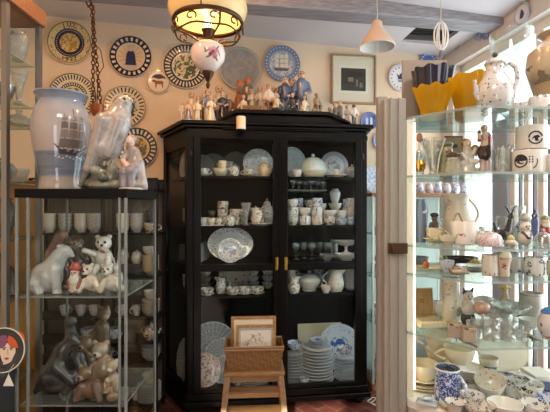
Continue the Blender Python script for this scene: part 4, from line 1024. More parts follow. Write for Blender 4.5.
cput(m_cup,(BLUEF2,),237,.08,.16,'patterned cup left of the pile between the stool legs','teacup',.3)
cput(m_cup,(GREYF,.05,.07),264,.1,.16,'grey cup right of the pile between the stool legs','teacup',.3)
# shelf 1 right
cplate(plate_mat('pr1','#c9d2d4',[(.8,.97,'#a9bcc6'),(0,.6,'#b4c4c4',0,0,3,.3)]), 293, .30, S1, 16, 'pale plate at the left end of right top shelf', 82, .5)
p = C(313,.135,S1+.001)
dd = thing('domed_dish','cream dish with tall pale glass dome on right top shelf','covered dish',p,PHI,GC)
MB().lathe([(0,.005),(.07,.005),(.075,0),(.085,.006),(.11,.04),(.115,.05),(.108,.05),(.08,.02),(0,.016)], 32).build('dish', IVORY, dd)
dm = MB().lathe([(.105,.046),(.104,.07),(.09,.115),(.055,.148),(.015,.16),(0,.16)], 32).build('dome', porc('#c6d4d6'), dd)
MB().ball((0,0,.172), .014, 10).build('knob', porc('#c6d4d6'), dm)
cplate(plate_mat('pr2','#e1e2e8',[(.7,.97,'#b9b9cc'),(0,.5,'#a9a9bd',0,0,3,.35)]), 334, .33, S1, 14, 'pale lilac-rimmed plate standing on right top shelf', 78)
cput(m_saucer,(IVORY,.085),337,.08,S1,'cream saucer under the little beaker on right top shelf','saucer')
cput(m_cup,(IVORY,.02,.055,0,'mug'),336,.08,S1+.007,'little cream beaker before the lilac plate','beaker')
cput(m_cup,(WHITE,.04,.05),297,.055,S1,'white cup in front of the pale plate, right top shelf','teacup',2.6)
cput(m_tureen,(GREYPALE,.06,.085),352,.12,S1,'low grey-white covered dish at right end of top shelf','covered dish',.2)
# hanging row of glasses between
for i in range(6): cput(m_goblet,(None,.024+.002*(i%2),.075),293+6.0*i,.11+.05*(i%3),1.623,'stemmed glass, %s from left on the inner glass shelf'%ORD[i],'glass',grp='glasses on the inner glass shelf')
# shelf 2 right: cups in tiers
def pile(u, b, z, kinds, desc, cat='cup', s=1.12):
    for j,(mk,a,h) in enumerate(kinds):
        cput(mk,a,u,b,z,desc%ORD[j],cat,(1.57 if b > .2 else -1.57)+.45*math.sin(u*j+u),s); z += h*s+.0006
M1=(m_cup,(BLUEF,.04,.062,1,'mug'),.0625); M2=(m_cup,(BLACKF,.042,.055,1),.056); M3=(m_cup,(BLUED,.038,.06,1,'mug'),.0605); M4=(m_cup,(WHITE,.042,.055,1),.056); M5=(m_cup,(PINKF,.038,.06,1,'mug'),.0605); B1=(m_bowl,(WHITE,.052,.045),.046); B2=(m_bowl,(BLUED,.05,.045),.046)
for i,(u,b,ks) in enumerate(((292.5,.10,[M2,M1,M4]),(305,.11,[M1,M4]),(317,.10,[M5,M1,M3]),(329.5,.10,[M2,B1]),(341.5,.10,[B2,M4]),(351.5,.11,[M3,M5,M1]),(298,.29,[M1,M1,M3]),(310,.28,[M4,M3,M2]),(321,.29,[B1,B1,M4]),(348,.29,[M1,M4,M3]))):
    pile(u,b,S2,ks,'%%s cup up in the %s cup pile, right second shelf'%ORD[i])
cput(m_vase,(porc('#d5dde2'),.045,.115,'ovoid','vase'),335,.27,S2+.17,'pale ovoid vase balanced above the cups, right half','vase')
for j in range(3): cput(m_bowl,(WHITE,.055,.056),335,.27,S2+.0565*j,'%s bowl up in the white pile under the pale vase'%ORD[j],'bowl')
# shelf 3 right
cput(m_cakestand,(PW,.095,.10),346,.14,S3+.052,'upper white pedestal dish stacked at right on third shelf','cake stand')
cput(m_bowl,(PW,.085,.05,'dish'),346,.14,S3,'white scalloped bowl under the pedestal dish','bowl')
cput(m_bowl,(CRYSTAL,.055,.05,'glass_bowl'),327,.14,S3,'cut glass bowl left of the pedestal dish','bowl')
for i in range(5): cput(m_goblet,(None,.032,.13),296+8*i,.24+.05*(i%2),S3,'tall stemmed glass, %s from left on third right shelf'%ORD[i],'glass',grp='tall glasses on the third shelf')
cput(m_vase,(CRYSTAL,.035,.15,'cyl','glass_vase'),334,.3,S3,'tall cut glass vase behind the glass bowl, third shelf','vase')
# shelf 4 right
cput(m_cup,(BLACKF,.042,.06),291,.2,S4+.102,'patterned cup perched on the stack at left of right fourth shelf','teacup',.2)
for j in range(2): cput(m_bowl,(GREYF,.055,.05),291,.2,S4+.0505*j,'%s bowl up under the perched cup, right fourth shelf'%ORD[j],'bowl')
cput(m_pitcher,(BLACKF,.045,.13),294,.075,S4,'flowered pitcher at the left front of right fourth shelf','pitcher',2.8)
cput(m_tureen,(porc('#c9c6bf'),.092,.125),309,.17,S4,'wide white tureen on right fourth shelf','tureen')
cput(m_cup,(BLUED,.045,.055),318,.30,S4+.10,'blue-white cup on the rear bowls beside the tureen knob','teacup',.5)
cput(m_bowl,(PINKF,.042,.055),326,.06,S4,'pink-flowered bowl between tureen and large jug','bowl')
cput(m_pot,(GREYF,.05,.15,'teapot'),331,.31,S4,'grey flowered teapot behind the large jug','teapot',.3)
cput(m_pitcher,(porc('#ddd9cf',(('#9c8f7c',40,.18),)) ,.062,.17,'large_jug'),336,.11,S4,'large cream jug right of the pink-flowered bowl','jug',2.9)
for j in range(8): cput(m_bowl,(GREYPALE,.075,.04),351,.17,S4+.0205*j,'%s bowl up in the tall pale stack at right end of fourth shelf'%ORD[j],'bowl',grp='stacked pale bowls')
# bottom right: plate stacks
def stack(u, b, n, rpx, pitch, mt, desc, z0=.16, grp=None, taper=0):
    p = C(u,b,0); r = rpx*p.y/F; z = z0
    for j in range(n):
        rr = r*(1 - taper*j/n)*(1 + random.uniform(-.015,.015))
        q = C(u+random.uniform(-.6,.6), b, z+.0005)
        put(m_plate,(mt,),q,desc%ORD[j],'plate',grp,(0,0,random.uniform(0,3)),(rr,rr,rr*.9)); z += pitch
    return z
stack(293.5,.12,10,10,.0225,PW,'%s plate up in the narrow stack at left of right cabinet floor',grp='narrow plate stack',taper=.1)
z = stack(317,.14,11,17,.0235,PW,'%s plate up in the wide central stack on cabinet floor',grp='wide plate stack',taper=.12)
z2 = stack(318,.14,3,9.5,.017,PBL,'%s small plate up crowning the wide central stack',z+.004,grp='small plates on wide stack')
z = stack(345,.12,8,11,.0225,PW,'%s plate up in the right stack on cabinet floor',grp='right plate stack',taper=.05)
cput(m_bowl,(BLUED,.062,.055),344.5,.12,z+.004,'blue and white bowl on top of right plate stack','bowl')
cput(m_cup,(GREYPALE,.04,.05),304,.055,.16,'pale cup at the foot of the narrow plate stack','teacup',1)
cput(m_bowl,(BLUED,.06,.05),294,.12,.16+.245,'blue and white bowl on top of narrow plate stack','bowl')
cplate(PBL, 339.5, .32, .16, 22, 'large white plate with blue figure standing behind right stack', 74)
p = C(321,.40,.163)
tag(MB().box(-.19,.19,-.006,.006,0,.34).build('backing_board', flat('#d8cdb0',.7), None, p, (-.16,0,PHI)), 'cream rectangular board leaning behind the central plate stack','board')

# ------------------------------------------------------------------ rack crockery
def rput(mk, a, x, y, z, label, cat, rz=0, s=1.0, grp='crockery on the black rack', rot=None): return put(mk,a,(x,y,z+.0008),label,cat,grp,rot or (0,0,rz),s)
tag(MB().box(-.042,.042,-.05,.05,0,.062).box(-.045,.045,-.053,.053,.05,.066).build('box', flat('#1c2344',.35), None, (X(150,3.0),3.075,RS[0]+.001)), 'dark navy lidded box on top shelf of black rack','box')
RXs = X(149,3.02)
rput(m_cup,(BLACKF,.05,.07),RXs,3.06,RS[1],'black and white cup on the rack shelf below the navy box','teacup',.3)
rput(m_cup,(flat('#1a1a1c',.3),.035,.09,0,'mug'),RXs+.0,3.06,RS[1]+.071,'black beaker stacked in the black and white rack cup','beaker')
for j in range(5): rput(m_bowl,(CREAM,.062,.045),RXs,3.06,RS[2]+j*.022,'%s cream bowl up in the stack on third rack shelf'%ORD[j],'bowl',grp='cream bowls on the rack')
rput(m_bowl,(WHITE,.055,.06),RXs-.005,3.06,RS[2]+.136,'white bowl on top of cream stack, third rack shelf','bowl')
for j in range(4): rput(m_bowl,(porc('#d8d2c4'),.066,.045),RXs,3.06,RS[3]+j*.024,'%s beige bowl up in the stack on fourth rack shelf'%ORD[j],'bowl',grp='beige bowls on the rack')
rput(m_cup,(WHITE,.05,.06),RXs,3.06,RS[3]+.12,'white cup on top of beige stack, fourth rack shelf','teacup',2)
rput(m_pot,(BLACKF,.055,.115,'teapot'),RXs,3.06,RS[4],'white teapot with black blossoms on the rack','teapot',2.8)
for j in range(3): rput(m_bowl,(GREYPALE,.07,.05),RXs,3.06,RS[5]+.024*j,'%s pale bowl up below the blossom teapot'%ORD[j],'bowl',grp='pale bowls on the rack')
for j in range(11): rput(m_plate,(PW,),RXs-.01,3.06,RS[6]+.011*j,'%s plate up in the stack on the lowest rack shelf'%ORD[j],'plate',j,.085,grp='plates on the lowest rack shelf')
rput(m_bowl,(CREAM,.055,.06),RXs-.01,3.06,RS[6]+.127,'cream bowl on top of the lowest rack plates','bowl')
xs = [X(u,3.05) for u in (48,64,80,93,122,136)]
for i,x in enumerate(xs):
    for j in range(4): rput(m_bowl,(GREYPALE if i%2 else WHITE,.05,.06),x,3.07,RS[1]+.026*j,'%s bowl up in the %s pale stack behind the glass tower'%(ORD[j],ORD[i]),'bowl',grp='pale stacks behind the tower')
for i,x in enumerate(xs[1:]):
    for j in range(5): rput(m_plate,(PG,),x,3.07,RS[2]+.014*j,'%s plate up in the %s grey pile behind the glass tower'%(ORD[j],ORD[i]),'plate',0,.056,grp='grey piles behind the tower')
    rput(m_tureen if i%2 else m_jar,(GREYPALE,.042,.1),x,3.07,RS[2]+.072,'pale covered pot on the %s grey pile behind the glass tower'%ORD[i],'pot',.4)
    rput(m_cup,(GREYPALE,.036,.07),x,3.06,RS[3],'pale grey cup, %s from left on fourth rack shelf behind tower'%ORD[i],'teacup',i)
    rput(m_bowl,(WHITE,.054,.07),x,3.07,RS[6],'white bowl, %s from left on the lowest rack shelf behind tower'%ORD[i],'bowl')

for i,u in enumerate((86,99,112)): rput(m_cup,(BLUED,.052,.075),X(u,3.05),3.08,RS[4],'pale blue cup, %s of three low on the rack behind the bears'%ORD[i],'teacup',-.4,grp='blue cups behind the bears')
for i,u in enumerate((92,106)): rput(m_cup,(BLUED,.045,.06),X(u,3.05),3.10,RS[5],'pale blue cup, %s of two on the shelf under the three'%ORD[i],'teacup',-.2,grp='blue cups behind the bears')

for j in range(4): put(m_bowl,(GREYPALE,.06,.05),L2W(.0,.33,S2+.001+j*.025),'%s grey bowl up in the pile behind the slanted left pane'%ORD[j],'bowl','bowls behind the slanted pane')
for j in range(7): put(m_plate,(PG,),L2W(-.01,.34,S3+.001+j*.018),'%s plate up in the pile behind the slanted left pane'%ORD[j],'plate','plates behind the slanted pane',(0,0,j),.08)
for j in range(3): put(m_bowl,(WHITE,.06,.055),L2W(.0,.33,S4+.001+j*.03),'%s white bowl up behind the slanted left pane, fourth shelf'%ORD[j],'bowl','bowls behind the slanted pane')
put(m_jar,(GREYF,.05,.13,'lidded_pot'),L2W(.02,.2,S2+.001),'grey lidded pot behind the slanted left pane','pot',GC)
# ------------------------------------------------------------------ the glass tower's animals
def place(o, loc, label, cat, group=None, rz=0):
    o.location = loc; o.rotation_euler = (0,0,rz); return tag(o, label, cat, group)
# big vase with the ship
vy = 1.80; k_ = vy/F
vp = Vector((X(61.5,vy), vy, TZ))
vprof = [(r*.97,z*.955) for r,z in [(0,.0),(21,0),(21.5,2),(21,7),(20,12),(22.5,24),(26,42),(28.5,60),(28.3,72),(25.5,83),(21.5,90),(21,93),(23,97),(25.5,99.5),(25.5,101)]]
vn = NM('seascape_glaze'); zz = vn.xyz()[2]
def ramp(nm, f, stops):
    q = nm.n('ShaderNodeValToRGB'); nm.l(f, q.inputs[0]); e = q.color_ramp.elements
    while len(e) < len(stops): e.new(.5)
    for el, (p, c) in zip(e, stops): el.position = p; el.color = lin(c)
    return q.outputs[0]
zf = vn.m('DIVIDE', zz, 101*k_)
wv = vn.noise(9, vn.mapping((1,1,8)), 4)
c = ramp(vn, zf, [(0,'#aba29a'),(.12,'#97928f'),(.14,'#727d8b'),(.36,'#647184'),(.375,'#a39894'),(.6,'#a3a1a3'),(.85,'#8a95a4'),(1,'#7a8798')])
sea = vn.m('MULTIPLY', vn.m('MULTIPLY', vn.m('GREATER_THAN', zf, .13), vn.m('LESS_THAN', zf, .37)), vn.m('GREATER_THAN', wv, .52))
vn.base(vn.mix(vn.m('MULTIPLY', sea, .6), c, '#56657c'), .12, 0, .6)
vs_ = MB().lathe([(r*k_, z*k_) for r, z in vprof] + [(23*k_,96.4*k_),(22.5*k_,94*k_),(18.5*k_,89*k_),(19*k_,86*k_),(25*k_,69*k_),(19*k_,24*k_),(0,10*k_)], 64).build('large_vase', vn.mat)
place(vs_, vp, 'large porcelain vase painted with a sailing ship, on the glass tower', 'vase')
def vrad(z):
    z /= k_
    for (r0,z0),(r1,z1) in zip(vprof[1:], vprof[2:]):
        if z0 <= z <= z1: return (r0 + (r1-r0)*(z-z0)/max(z1-z0,1e-6))*k_
    return 25*k_
def S(pts): return [(x*k_, y*k_) for x, y in pts]
sh_ = [(S([(-11,0),(9,-1),(13,4),(-13,5)]),0), (S([(9,3),(17,9),(17,10),(9,5)]),0), (S([(-13,5),(-17,9),(-16.5,10),(-11,6)]),0)]
for x, w in ((-8,4.5),(0,5.5),(8,4.2)):
    sh_.append((S([(x-.4,4),(x+.4,4),(x+.3,44 if x==0 else 38),(x-.3,44 if x==0 else 38)]),0))
    for j, (z0, h) in enumerate(((6,8.5),(15.5,7.5),(24,6.5),(31.5,5))):
        q = w*(1-.13*j); sh_.append((S([(x-q,z0),(x+q*.8,z0+.5),(x+q*.75,z0+h),(x-q*.85,z0+h)]),1 if j%2 else 2))
sh_.append((S([(9,9),(16,11),(10,26)]),1))
decal('ship_painting', sh_, [flat('#3a3638',.2), flat('#7f7673',.2), flat('#655d5c',.2)], vrad, -PI/2+.87, 34*k_, vs_)
wf = [(S([(-16+i*3.2,-2.5-(i%3)),(-13.5+i*3.2,-2.2-(i%3)),(-14.5+i*3.2,-.8-(i%3))]),0) for i in range(11)]
decal('bow_wave', wf, [flat('#c9cdd3',.2)], vrad, -PI/2+.87, 34*k_, vs_)

def animal(name, u, v, Y, prims, label, cat, k=2.2, res=64, z=None, group=None, rz=0):
    s = Y/F; r = empty(name)
    loc = Vector((X(u,Y), Y, z if z is not None else Z(v,Y)))
    b = sdf_obj('body', pxs(u, v, s, prims), k*s, res, r)
    return place(r, loc, label, cat, group, rz), s, r
# falcon
W1,W2,W3 = '#a09a96','#7f7a78','#aca6a1'
_, s, fal = animal('falcon_figurine', 105, 189, 1.72, [
    ('e',(124,102),(9,8.5,8),W1),('c',(123,104),(117,120),8.5,12.5,W3),('c',(117,120),(107,146),14,14.5,W3),('c',(106,148),(94,172),12,5,W2),('c',(94,172),(84,187),5,3,W2),
    ('c',(108,122,-11),(92,168,-9),8.5,4,W1),('c',(92,168,-9),(83,185,-6),3.6,2,W2),('c',(122,122,-9),(112,156,-10),6,2.5,W1),('c',(112,146),(112,160),7,5,W3),('c',(105,148,5),(105,160,5),6,4,W3)],
    'large white and grey falcon figurine perched on a green rock', 'figurine', 3, 84, TZ)
sdf_obj('rock', pxs(105,189,s,[('e',(101,175),(11,10,14),'#5f6254'),('e',(113,176),(9,10,12),'#6d6e60'),('e',(92,183),(9,9,7),'#555a4d'),('e',(104,185),(17,12,6),'#77776a'),('e',(108,164,-3),(8,7,6),'#53584a'),('e',(115,168,-6),(5,5,6),'#8a897c'),('e',(98,170,-9),(5,4,5),'#858577'),('e',(107,177,-10),(5,4,5),'#4f5448'),('e',(117,184,-6),(5,4,4),'#8d8c80')]), 1.6*s, 60, fal)
MB().ball(((127-105)*s,-7.3*s,(189-100)*s), 1.5*s, 10).ball(((127-105)*s,-7.0*s,(189-100)*s), .6*s, 8).build('eye', flat('#191617',.1), fal)
sdf_obj('beak', pxs(105,189,s,[('c',(131,100.5),(134,103),2.6,1.6,'#3b3d46'),('c',(134,103),(134.3,106),1.5,.6,'#2b2c33')]), 1*s, 24, fal)
m = MB()
for tx in (108,112,116):
    m.tube([((tx-105)*s,-6*s,(189-161)*s),((tx-105+.5)*s,-10*s,(189-163)*s),((tx-105+.6)*s,-11*s,(189-166)*s)], [1.6*s,1.3*s,.6*s], 6)
m.build('talons', flat('#8f8a7c',.3,0,.4), fal)
# seated woman figurine
_, s, sw = animal('seated_woman_figurine', 132, 189, 1.70, [
    ('c',(133,150),(134,166),5,6.5,'#8a8482'),('c',(134,168),(127,172,-7),6.5,5.5,'#7c7a80'),('c',(137,168),(134,171,-8),6,5.5,'#7f7c83'),('c',(127,172,-7),(126,185,-8),5,3.2,'#8f8b8f'),('c',(134,171,-8),(134,185,-8),5,3.2,'#8d898d'),
    ('c',(138,162),(143,186),6,5,'#a39c97'),('e',(136,184),(11,9,5),'#9a938d'),('c',(129,151),(124,160,-4),3,2.5,'#9f938b'),('c',(124,160,-4),(130,166,-7),2.4,2,'#d3bcae'),('c',(137,151),(141,160,-3),3,2.5,'#9f938b'),
    ('c',(131.5,147),(131,144),2.4,2.4,'#cfb5a5'),('e',(130.5,140.5,-1),(4.4,4.4,5.2),'#d2b8a8'),('e',(132,138.5,1),(5,4.8,4.6),'#8f8480'),('e',(128,142,-4.3),(.9,.9,.9),'#d2b8a8')],
    'seated woman figurine in pale robes right of the falcon', 'figurine', 1.5, 72, TZ)
MB().lathe([(0,0),(12.5*s,0),(12.5*s,1.2*s),(11*s,2.2*s),(0,2.2*s)], 24, c=(.0,-.004,0)).build('base', flat('#b7b0a8',.3,0,.4), sw)
# polar bear etc. on the first shelf
z1, z2 = TS
WB = '#b3b5b5'
_, s, pb = animal('polar_bear_figurine', 55.5, 296, 1.70, [
    ('e',(46,280),(17,13,17),WB),('c',(48,276),(60,257),13,8.5,WB),('c',(60,257),(66,252),8,7,WB),('c',(66,252),(74,255.5),5.5,3,WB),('c',(57,272,-6),(61,294,-7),6.5,4.2,WB),('c',(52,272,7),(54,294,7),6.5,4.2,WB),('c',(38,287,-8),(44,295,-11),8,4,WB),('c',(36,287,8),(40,295,9),8,4,WB),('e',(61,246,-4),(2.4,2,2.4),WB),('e',(61,246,4),(2.4,2,2.4),WB),('e',(62,295.5,-8.5),(5,4,2.5),WB)],
    'large white seated polar bear figurine with raised head, upper tower shelf', 'figurine', 2.5, 72, z1+.001)
pb.scale = (.91,)*3
MB().ball(((76.6-55.5)*s,0,(296-254.5)*s), 1.5*s, 8).ball(((68-55.5)*s,-5.6*s,(296-251)*s), .9*s, 8).build('nose_and_eye', flat('#2b2828',.2), pb)
TG = 'animal figurines in the glass tower'
BRN = '#4a413c'
_, s, mk = animal('monkey_figurine', 77, 286, 1.82, [
    ('e',(75,242,-1),(7.5,7,7),BRN),('e',(77,244,-6),(4.6,3,4.4),'#7d6f66'),('c',(76,250),(82,262),8,9,BRN),('c',(72,253,-4),(76,266,-9),3.6,3,BRN),('c',(84,252,-4),(90,258,-8),3.6,3,BRN),('c',(84,264),(92,272,-5),5,4,BRN),('c',(74,264),(72,274,-5),5,4,BRN),('e',(68.5,242),(2,1.5,2.5),'#6d5f56'),('e',(82,242),(2,1.5,2.5),'#6d5f56'),('e',(80,274),(12,9,6),'#57504b'),('e',(75.4,243,-8.6),(.8,.8,.8),'#111111'),('e',(78.6,243,-8.6),(.8,.8,.8),'#111111')],
    'dark brown monkey figurine behind the red-capped gnome, upper tower shelf', 'figurine', 1.6, 56, None, TG)
mk.location.z = z1+.001
MB().lathe([(0,0),(11*s,0),(10*s,10*s),(0,12*s)], 20).build('stump', flat('#6a5f56',.3,0,.4), mk)
_, s, wbr = animal('bear_cub_figurine', 105, 286, 1.82, [
    ('e',(104,258),(8.5,8,10),'#cfcac2'),('e',(104,243,-1),(7.8,7,7),'#d2cdc4'),('e',(105.5,246,-7),(4,3.2,3.2),'#d8d3cb'),('e',(97.5,237),(2.5,1.8,2.5),'#c2bdb5'),('e',(109.5,236.5),(2.5,1.8,2.5),'#c2bdb5'),('c',(97,254,-3),(87,250,-6),3.3,2.8,'#cfcac2'),('c',(110,254,-4),(111,263,-8),3.2,2.8,'#cfcac2'),('c',(99,266,-3),(96,272,-8),4,3.6,'#c9c4bc'),('c',(109,266,-3),(111,272,-8),4,3.6,'#c9c4bc'),('e',(105.8,244.3,-10),(1.4,1,1),'#1d1a19'),('e',(101.5,241.5,-7.2),(1,.9,1),'#1d1a19'),('e',(107.8,241.5,-7.2),(1,.9,1),'#1d1a19'),('c',(104,250,-7.5),(107,251,-7.5),1.2,1.2,'#a24a3c')],
    'white bear cub figurine with black nose and outstretched arm', 'figurine', 1.4, 64, None, TG)
wbr.location.z = z1+.001
MB().lathe([(0,0),(9*s,0),(9.5*s,7*s),(8*s,14*s),(0,14*s)], 20).build('pedestal', flat('#b8b2aa',.3,0,.4), wbr)
for i,(u,lab,col,rz) in enumerate(((93,'creamy pair of tumbling bear cubs below the white cub, front','#d2c9bd',0),(112.5,'low creamy reclining bear cub at the shelf\'s right front','#c9c2b6',.2))):
    animal('bear_cub_figurine', u, 299, 1.68, [('e',(u-1,289),(9,8,8),col),('e',(u-5,276,-1),(5.5,5,5.2),col),('e',(u-6,278,-5.5),(2.8,2.4,2.4),'#ddd6cc'),('e',(u-9.5,271.5),(1.9,1.4,1.9),col),('e',(u-1,271),(1.9,1.4,1.9),col),('c',(u+3,285,-4),(u+8,293,-7),3.6,3,col),('c',(u-7,287,-4),(u-10,295,-8),3.2,2.8,col),('e',(u+6,295),(7,7,4),'#bfb8ad'),('e',(u-6.4,276.6,-7.8),(1.1,.9,.9),'#3a3430'),('e',(u-7.8,274.4,-5.8),(.7,.7,.7),'#1d1a19'),('e',(u-3.2,274.4,-5.6),(.7,.7,.7),'#1d1a19')], lab, 'figurine', 1.5, 48, z1+.001, TG, rz)
_, s, gn = animal('gnome_figurine', 75.5, 299, 1.66, [
    ('c',(75.5,294),(75.5,284),6.2,5.2,'#b9b2a6'),('e',(75.5,284,-3),(4.8,3,6.5),'#d8d3c8'),('e',(75.5,277.5,-1.5),(4.4,4,4),'#d9b39c'),('e',(75.5,273.5),(6,5.4,3.6),'#9c4038'),('e',(75.5,271),(4,3.8,4),'#a9463c'),('e',(75.5,278.5,-6),(1.1,1.1,1.1),'#c99a84'),('c',(70,285,-2),(71,292,-4),2,1.8,'#8f4a40'),('c',(81,285,-2),(80,292,-4),2,1.8,'#8f4a40'),('e',(73,297,-3),(3,4,2),'#4a3f38'),('e',(78,297,-3),(3,4,2),'#4a3f38'),('e',(73.8,277,-5.2),(.6,.6,.6),'#1d1a19'),('e',(77.2,277,-5.2),(.6,.6,.6),'#1d1a19')],
    'white-bearded gnome figurine with red cap, front of upper tower shelf', 'figurine', .9, 56, z1+.001, TG)
animal('dark_figurine', 65, 297, 1.76, [('c',(65,292),(65,280),5,4.5,'#34302f'),('e',(65,274),(4,4,4.5),'#8d6a5a'),('e',(65,271,1),(4.5,4.5,3.5),'#5d2f2c'),('e',(65,295),(6.5,6,3),'#403a36'),('c',(61,281,-2),(60,289,-4),1.8,1.6,'#34302f')], 'small dark figurine between the polar bear and red-capped gnome', 'figurine', 1, 40, z1+.001, TG)
animal('fish_figurine', 67, 297, 1.88, [('c',(50,268),(60,250),5,5,'#8d6a5c'),('c',(60,250),(66,247),4.5,2.5,'#b98a76'),('e',(51,280),(8,6,14),'#6f6058')], 'brown and pink figurine rising behind the polar bear', 'figurine', 1.5, 40, z1+.001, TG)
animal('rabbit_figurine', 119, 297, 1.80, [('e',(117,288),(6,6,8),'#b7b3ae'),('e',(116,278,-2),(4,4,4),'#bfbbb6'),('c',(114.5,274),(113.5,268),1.3,1,'#b3afaa'),('c',(117.5,274),(118.5,268),1.3,1,'#b3afaa'),('e',(116,279,-6),(.9,.9,.9),'#6a5f5a')], 'little grey rabbit figurine at right edge of upper tower shelf', 'figurine', 1, 36, z1+.001, TG)
# lower shelf: dark walrus group and brown bears
DG = '#2d2b2e'; DG2 = '#3a383a'
animal('sea_lion_figurine', 68, 405, 1.74, [
    ('e',(55,390),(22,13,15),DG),('c',(52,386),(62,362),14,10,DG),('c',(62,362),(72,350),9,7,DG2),('c',(72,350),(80,354),5,3.4,DG2),('c',(58,376,-8),(80,392,-11),7,4,DG2),('c',(44,388,-8),(34,402,-10),8,3,DG),('c',(80,372,4),(88,388,0),9,8,DG),('c',(78,388,-6),(70,403,-11),6,4,DG2),('e',(56,400),(24,13,6),DG),('e',(74.5,348,-6),(1,1,1),'#0f0f10')],
    'large dark grey glazed sea lion figurine on the lower tower shelf', 'figurine', 3.5, 72, z2+.001, TG)[0].scale = (.82,.82,.93)
animal('sea_lion_figurine', 70, 404, 1.93, [('c',(76,396),(72,372),11,7,'#4a4846'),('c',(72,372),(70,357),6,5,'#55524e'),('e',(72,352,-2),(6,5,5),'#5a5753'),('c',(82,378),(92,396),6,4,'#4a4846')], 'paler grey long-necked figurine rising behind the dark sea lion', 'figurine', 3, 48, z2+.001, TG)
B_ = '#57452f'
animal('bear_figurine', 94, 404, 1.665, [('e',(92,394),(12,9,10),'#6d5340'),('e',(86,378,-1),(7,6.5,6.5),'#6f5644'),('e',(83,381,-6),(3.5,3,3),'#a58a74'),('e',(81,372),(2.4,1.8,2.4),'#7d6552'),('e',(91.5,372),(2.4,1.8,2.4),'#7d6552'),('c',(98,388,-5),(103,401,-8),4.5,3.6,'#664d3d'),('c',(84,390,-5),(80,401,-8),4.5,3.6,'#664d3d'),('e',(83,380,-9),(1.2,1,1),'#231d19')], 'brown bear figurine at front of the lower tower shelf', 'figurine', 1.8, 56, z2+.001, TG)
animal('bear_figurine', 104, 404, 1.79, [('e',(104,388),(12,10,15),'#94806c'),('e',(101,368,-2),(8,7,7.5),'#9a8773'),('e',(100,371,-8),(4,3,3.3),'#c9baa9'),('e',(95,361),(2.6,2,2.6),'#a08d7b'),('e',(107,361),(2.6,2,2.6),'#a08d7b'),('c',(112,380,-3),(113,396,-8),4.5,3.8,'#8a7662'),('c',(96,382,-4),(95,396,-9),4.5,3.8,'#8a7662'),('e',(99.6,370,-11),(1.3,1,1),'#231d19')], 'pale brown curly bear figurine seated behind the front bear', 'figurine', 2, 56, z2+.001, TG)
animal('bear_figurine', 109, 404, 1.94, [('c',(102,398),(102,360),9,7.5,B_),('e',(104,346),(7,6,6.5),'#554230'),('e',(107,349,-4),(3.6,3,3),'#8d7762'),('e',(99,340),(2.2,1.8,2.4),'#6a5643'),('e',(108,339.5),(2.2,1.8,2.4),'#6a5643'),('c',(96,365,-4),(92,380,-7),4,3.4,B_)], 'standing dark tan bear figurine at rear of lower tower shelf', 'figurine', 2, 52, z2+.001, TG)
animal('bear_figurine', 115, 404, 1.70, [('e',(114,392),(6.5,7,11),'#a3917a'),('e',(113,374,-2),(5.5,5,5.5),'#ab9a83'),('e',(112,377,-6),(2.6,2.2,2.2),'#d6c9b6'),('e',(109,369.5),(1.9,1.5,1.9),'#b3a38e'),('e',(117,369.5),(1.9,1.5,1.9),'#b3a38e'),('c',(109,388,-4),(106,398,-7),3,2.6,'#b9a993')], 'small cream bear figurine at right end of lower tower shelf', 'figurine', 1.5, 44, z2+.001, TG)
animal('pheasant_figurine', 83, 404, 1.80, [('c',(80,398),(82,384),7,6,'#5d4f40'),('e',(84,374),(5,5,5.5),'#6a5a48'),('c',(88,374),(92,377),2,1,'#8d7a55'),('c',(76,394),(70,400),5,2,'#4f4438')], 'mottled brown bird figurine between sea lion and bears', 'figurine', 1.6, 40, z2+.001, TG)
animal('bear_figurine', 91, 404, 1.90, [('e',(88,392),(9,8,12),'#6a5240'),('e',(86,372,-1),(7,6,6.5),'#75604c'),('e',(84,375,-6),(3.2,3,3),'#927a64'),('e',(81,366),(2.3,1.8,2.3),'#5f4a3a'),('e',(91,366),(2.3,1.8,2.3),'#5f4a3a'),('e',(84,374,-9),(1,1,1),'#231d19')], 'dark brown bear figurine peering between the sea lion and the curly bear', 'figurine', 1.8, 48, z2+.001, TG)
animal('rabbit_figurine', 113, 403, 1.64, [('e',(112,398),(6,5,5),'#8d7058'),('e',(109,391,-1),(4,3.6,3.8),'#9a7c62'),('c',(108,388),(106,383),1.4,1,'#8d7058'),('c',(111,388),(112,383),1.4,1,'#8d7058'),('e',(107.4,392,-4),(1.2,1,1),'#c9a58d')], 'tiny reddish brown rabbit figurine at the front right of the bears', 'figurine', 1, 40, z2+.001, TG)
# showcase goods at the left edge
YS = 1.86
def sput(mk, a, u, z, label, cat, rz=0, s=1.0, Y=YS): return put(mk,a,(X(u,Y),Y,z+.001),label,cat,'goods in the left showcase',(0,0,rz),s)
sput(m_vase,(CRYSTAL,.05,.19,'trumpet','glass_vase'),19,1.955,'tall cut glass vase in upper part of the left showcase','vase',0,.8,1.89)
sput(m_vase,(CRYSTAL,.055,.17,'ovoid','glass_vase'),18,2.15,'round cut glass vase on highest shelf of the left showcase','vase',0,.8,1.89)
sput(m_vase,(CRYSTAL,.055,.085,'bottle','glass_decanter'),19,1.86,'low cut glass decanter on middle shelf of the left showcase','decanter',0,.8,1.89)
sput(m_bowl,(CRYSTAL,.07,.1,'glass_bowl'),19,1.605,'deep cut glass bowl on the lower glass shelf, left showcase','bowl',0,.6,1.88)
sput(m_bowl,(flat('#bfc3c6',.2,.8),.07,.08,'silver_bowl'),-2,1.955,'silver bowl cropped by photo\'s left edge, upper showcase shelf','bowl')
sput(m_tureen,(flat('#a9a9aa',.25,.8),.07,.09),-1,1.605,'silver covered dish cropped by the left edge, lower glass shelf','covered dish')
sput(m_vase,(flat('#5b5044',.3,.2),.055,.17,'ovoid','vase'),3,1.375-.012,'dark brown vase on wooden shelf of left showcase','vase')
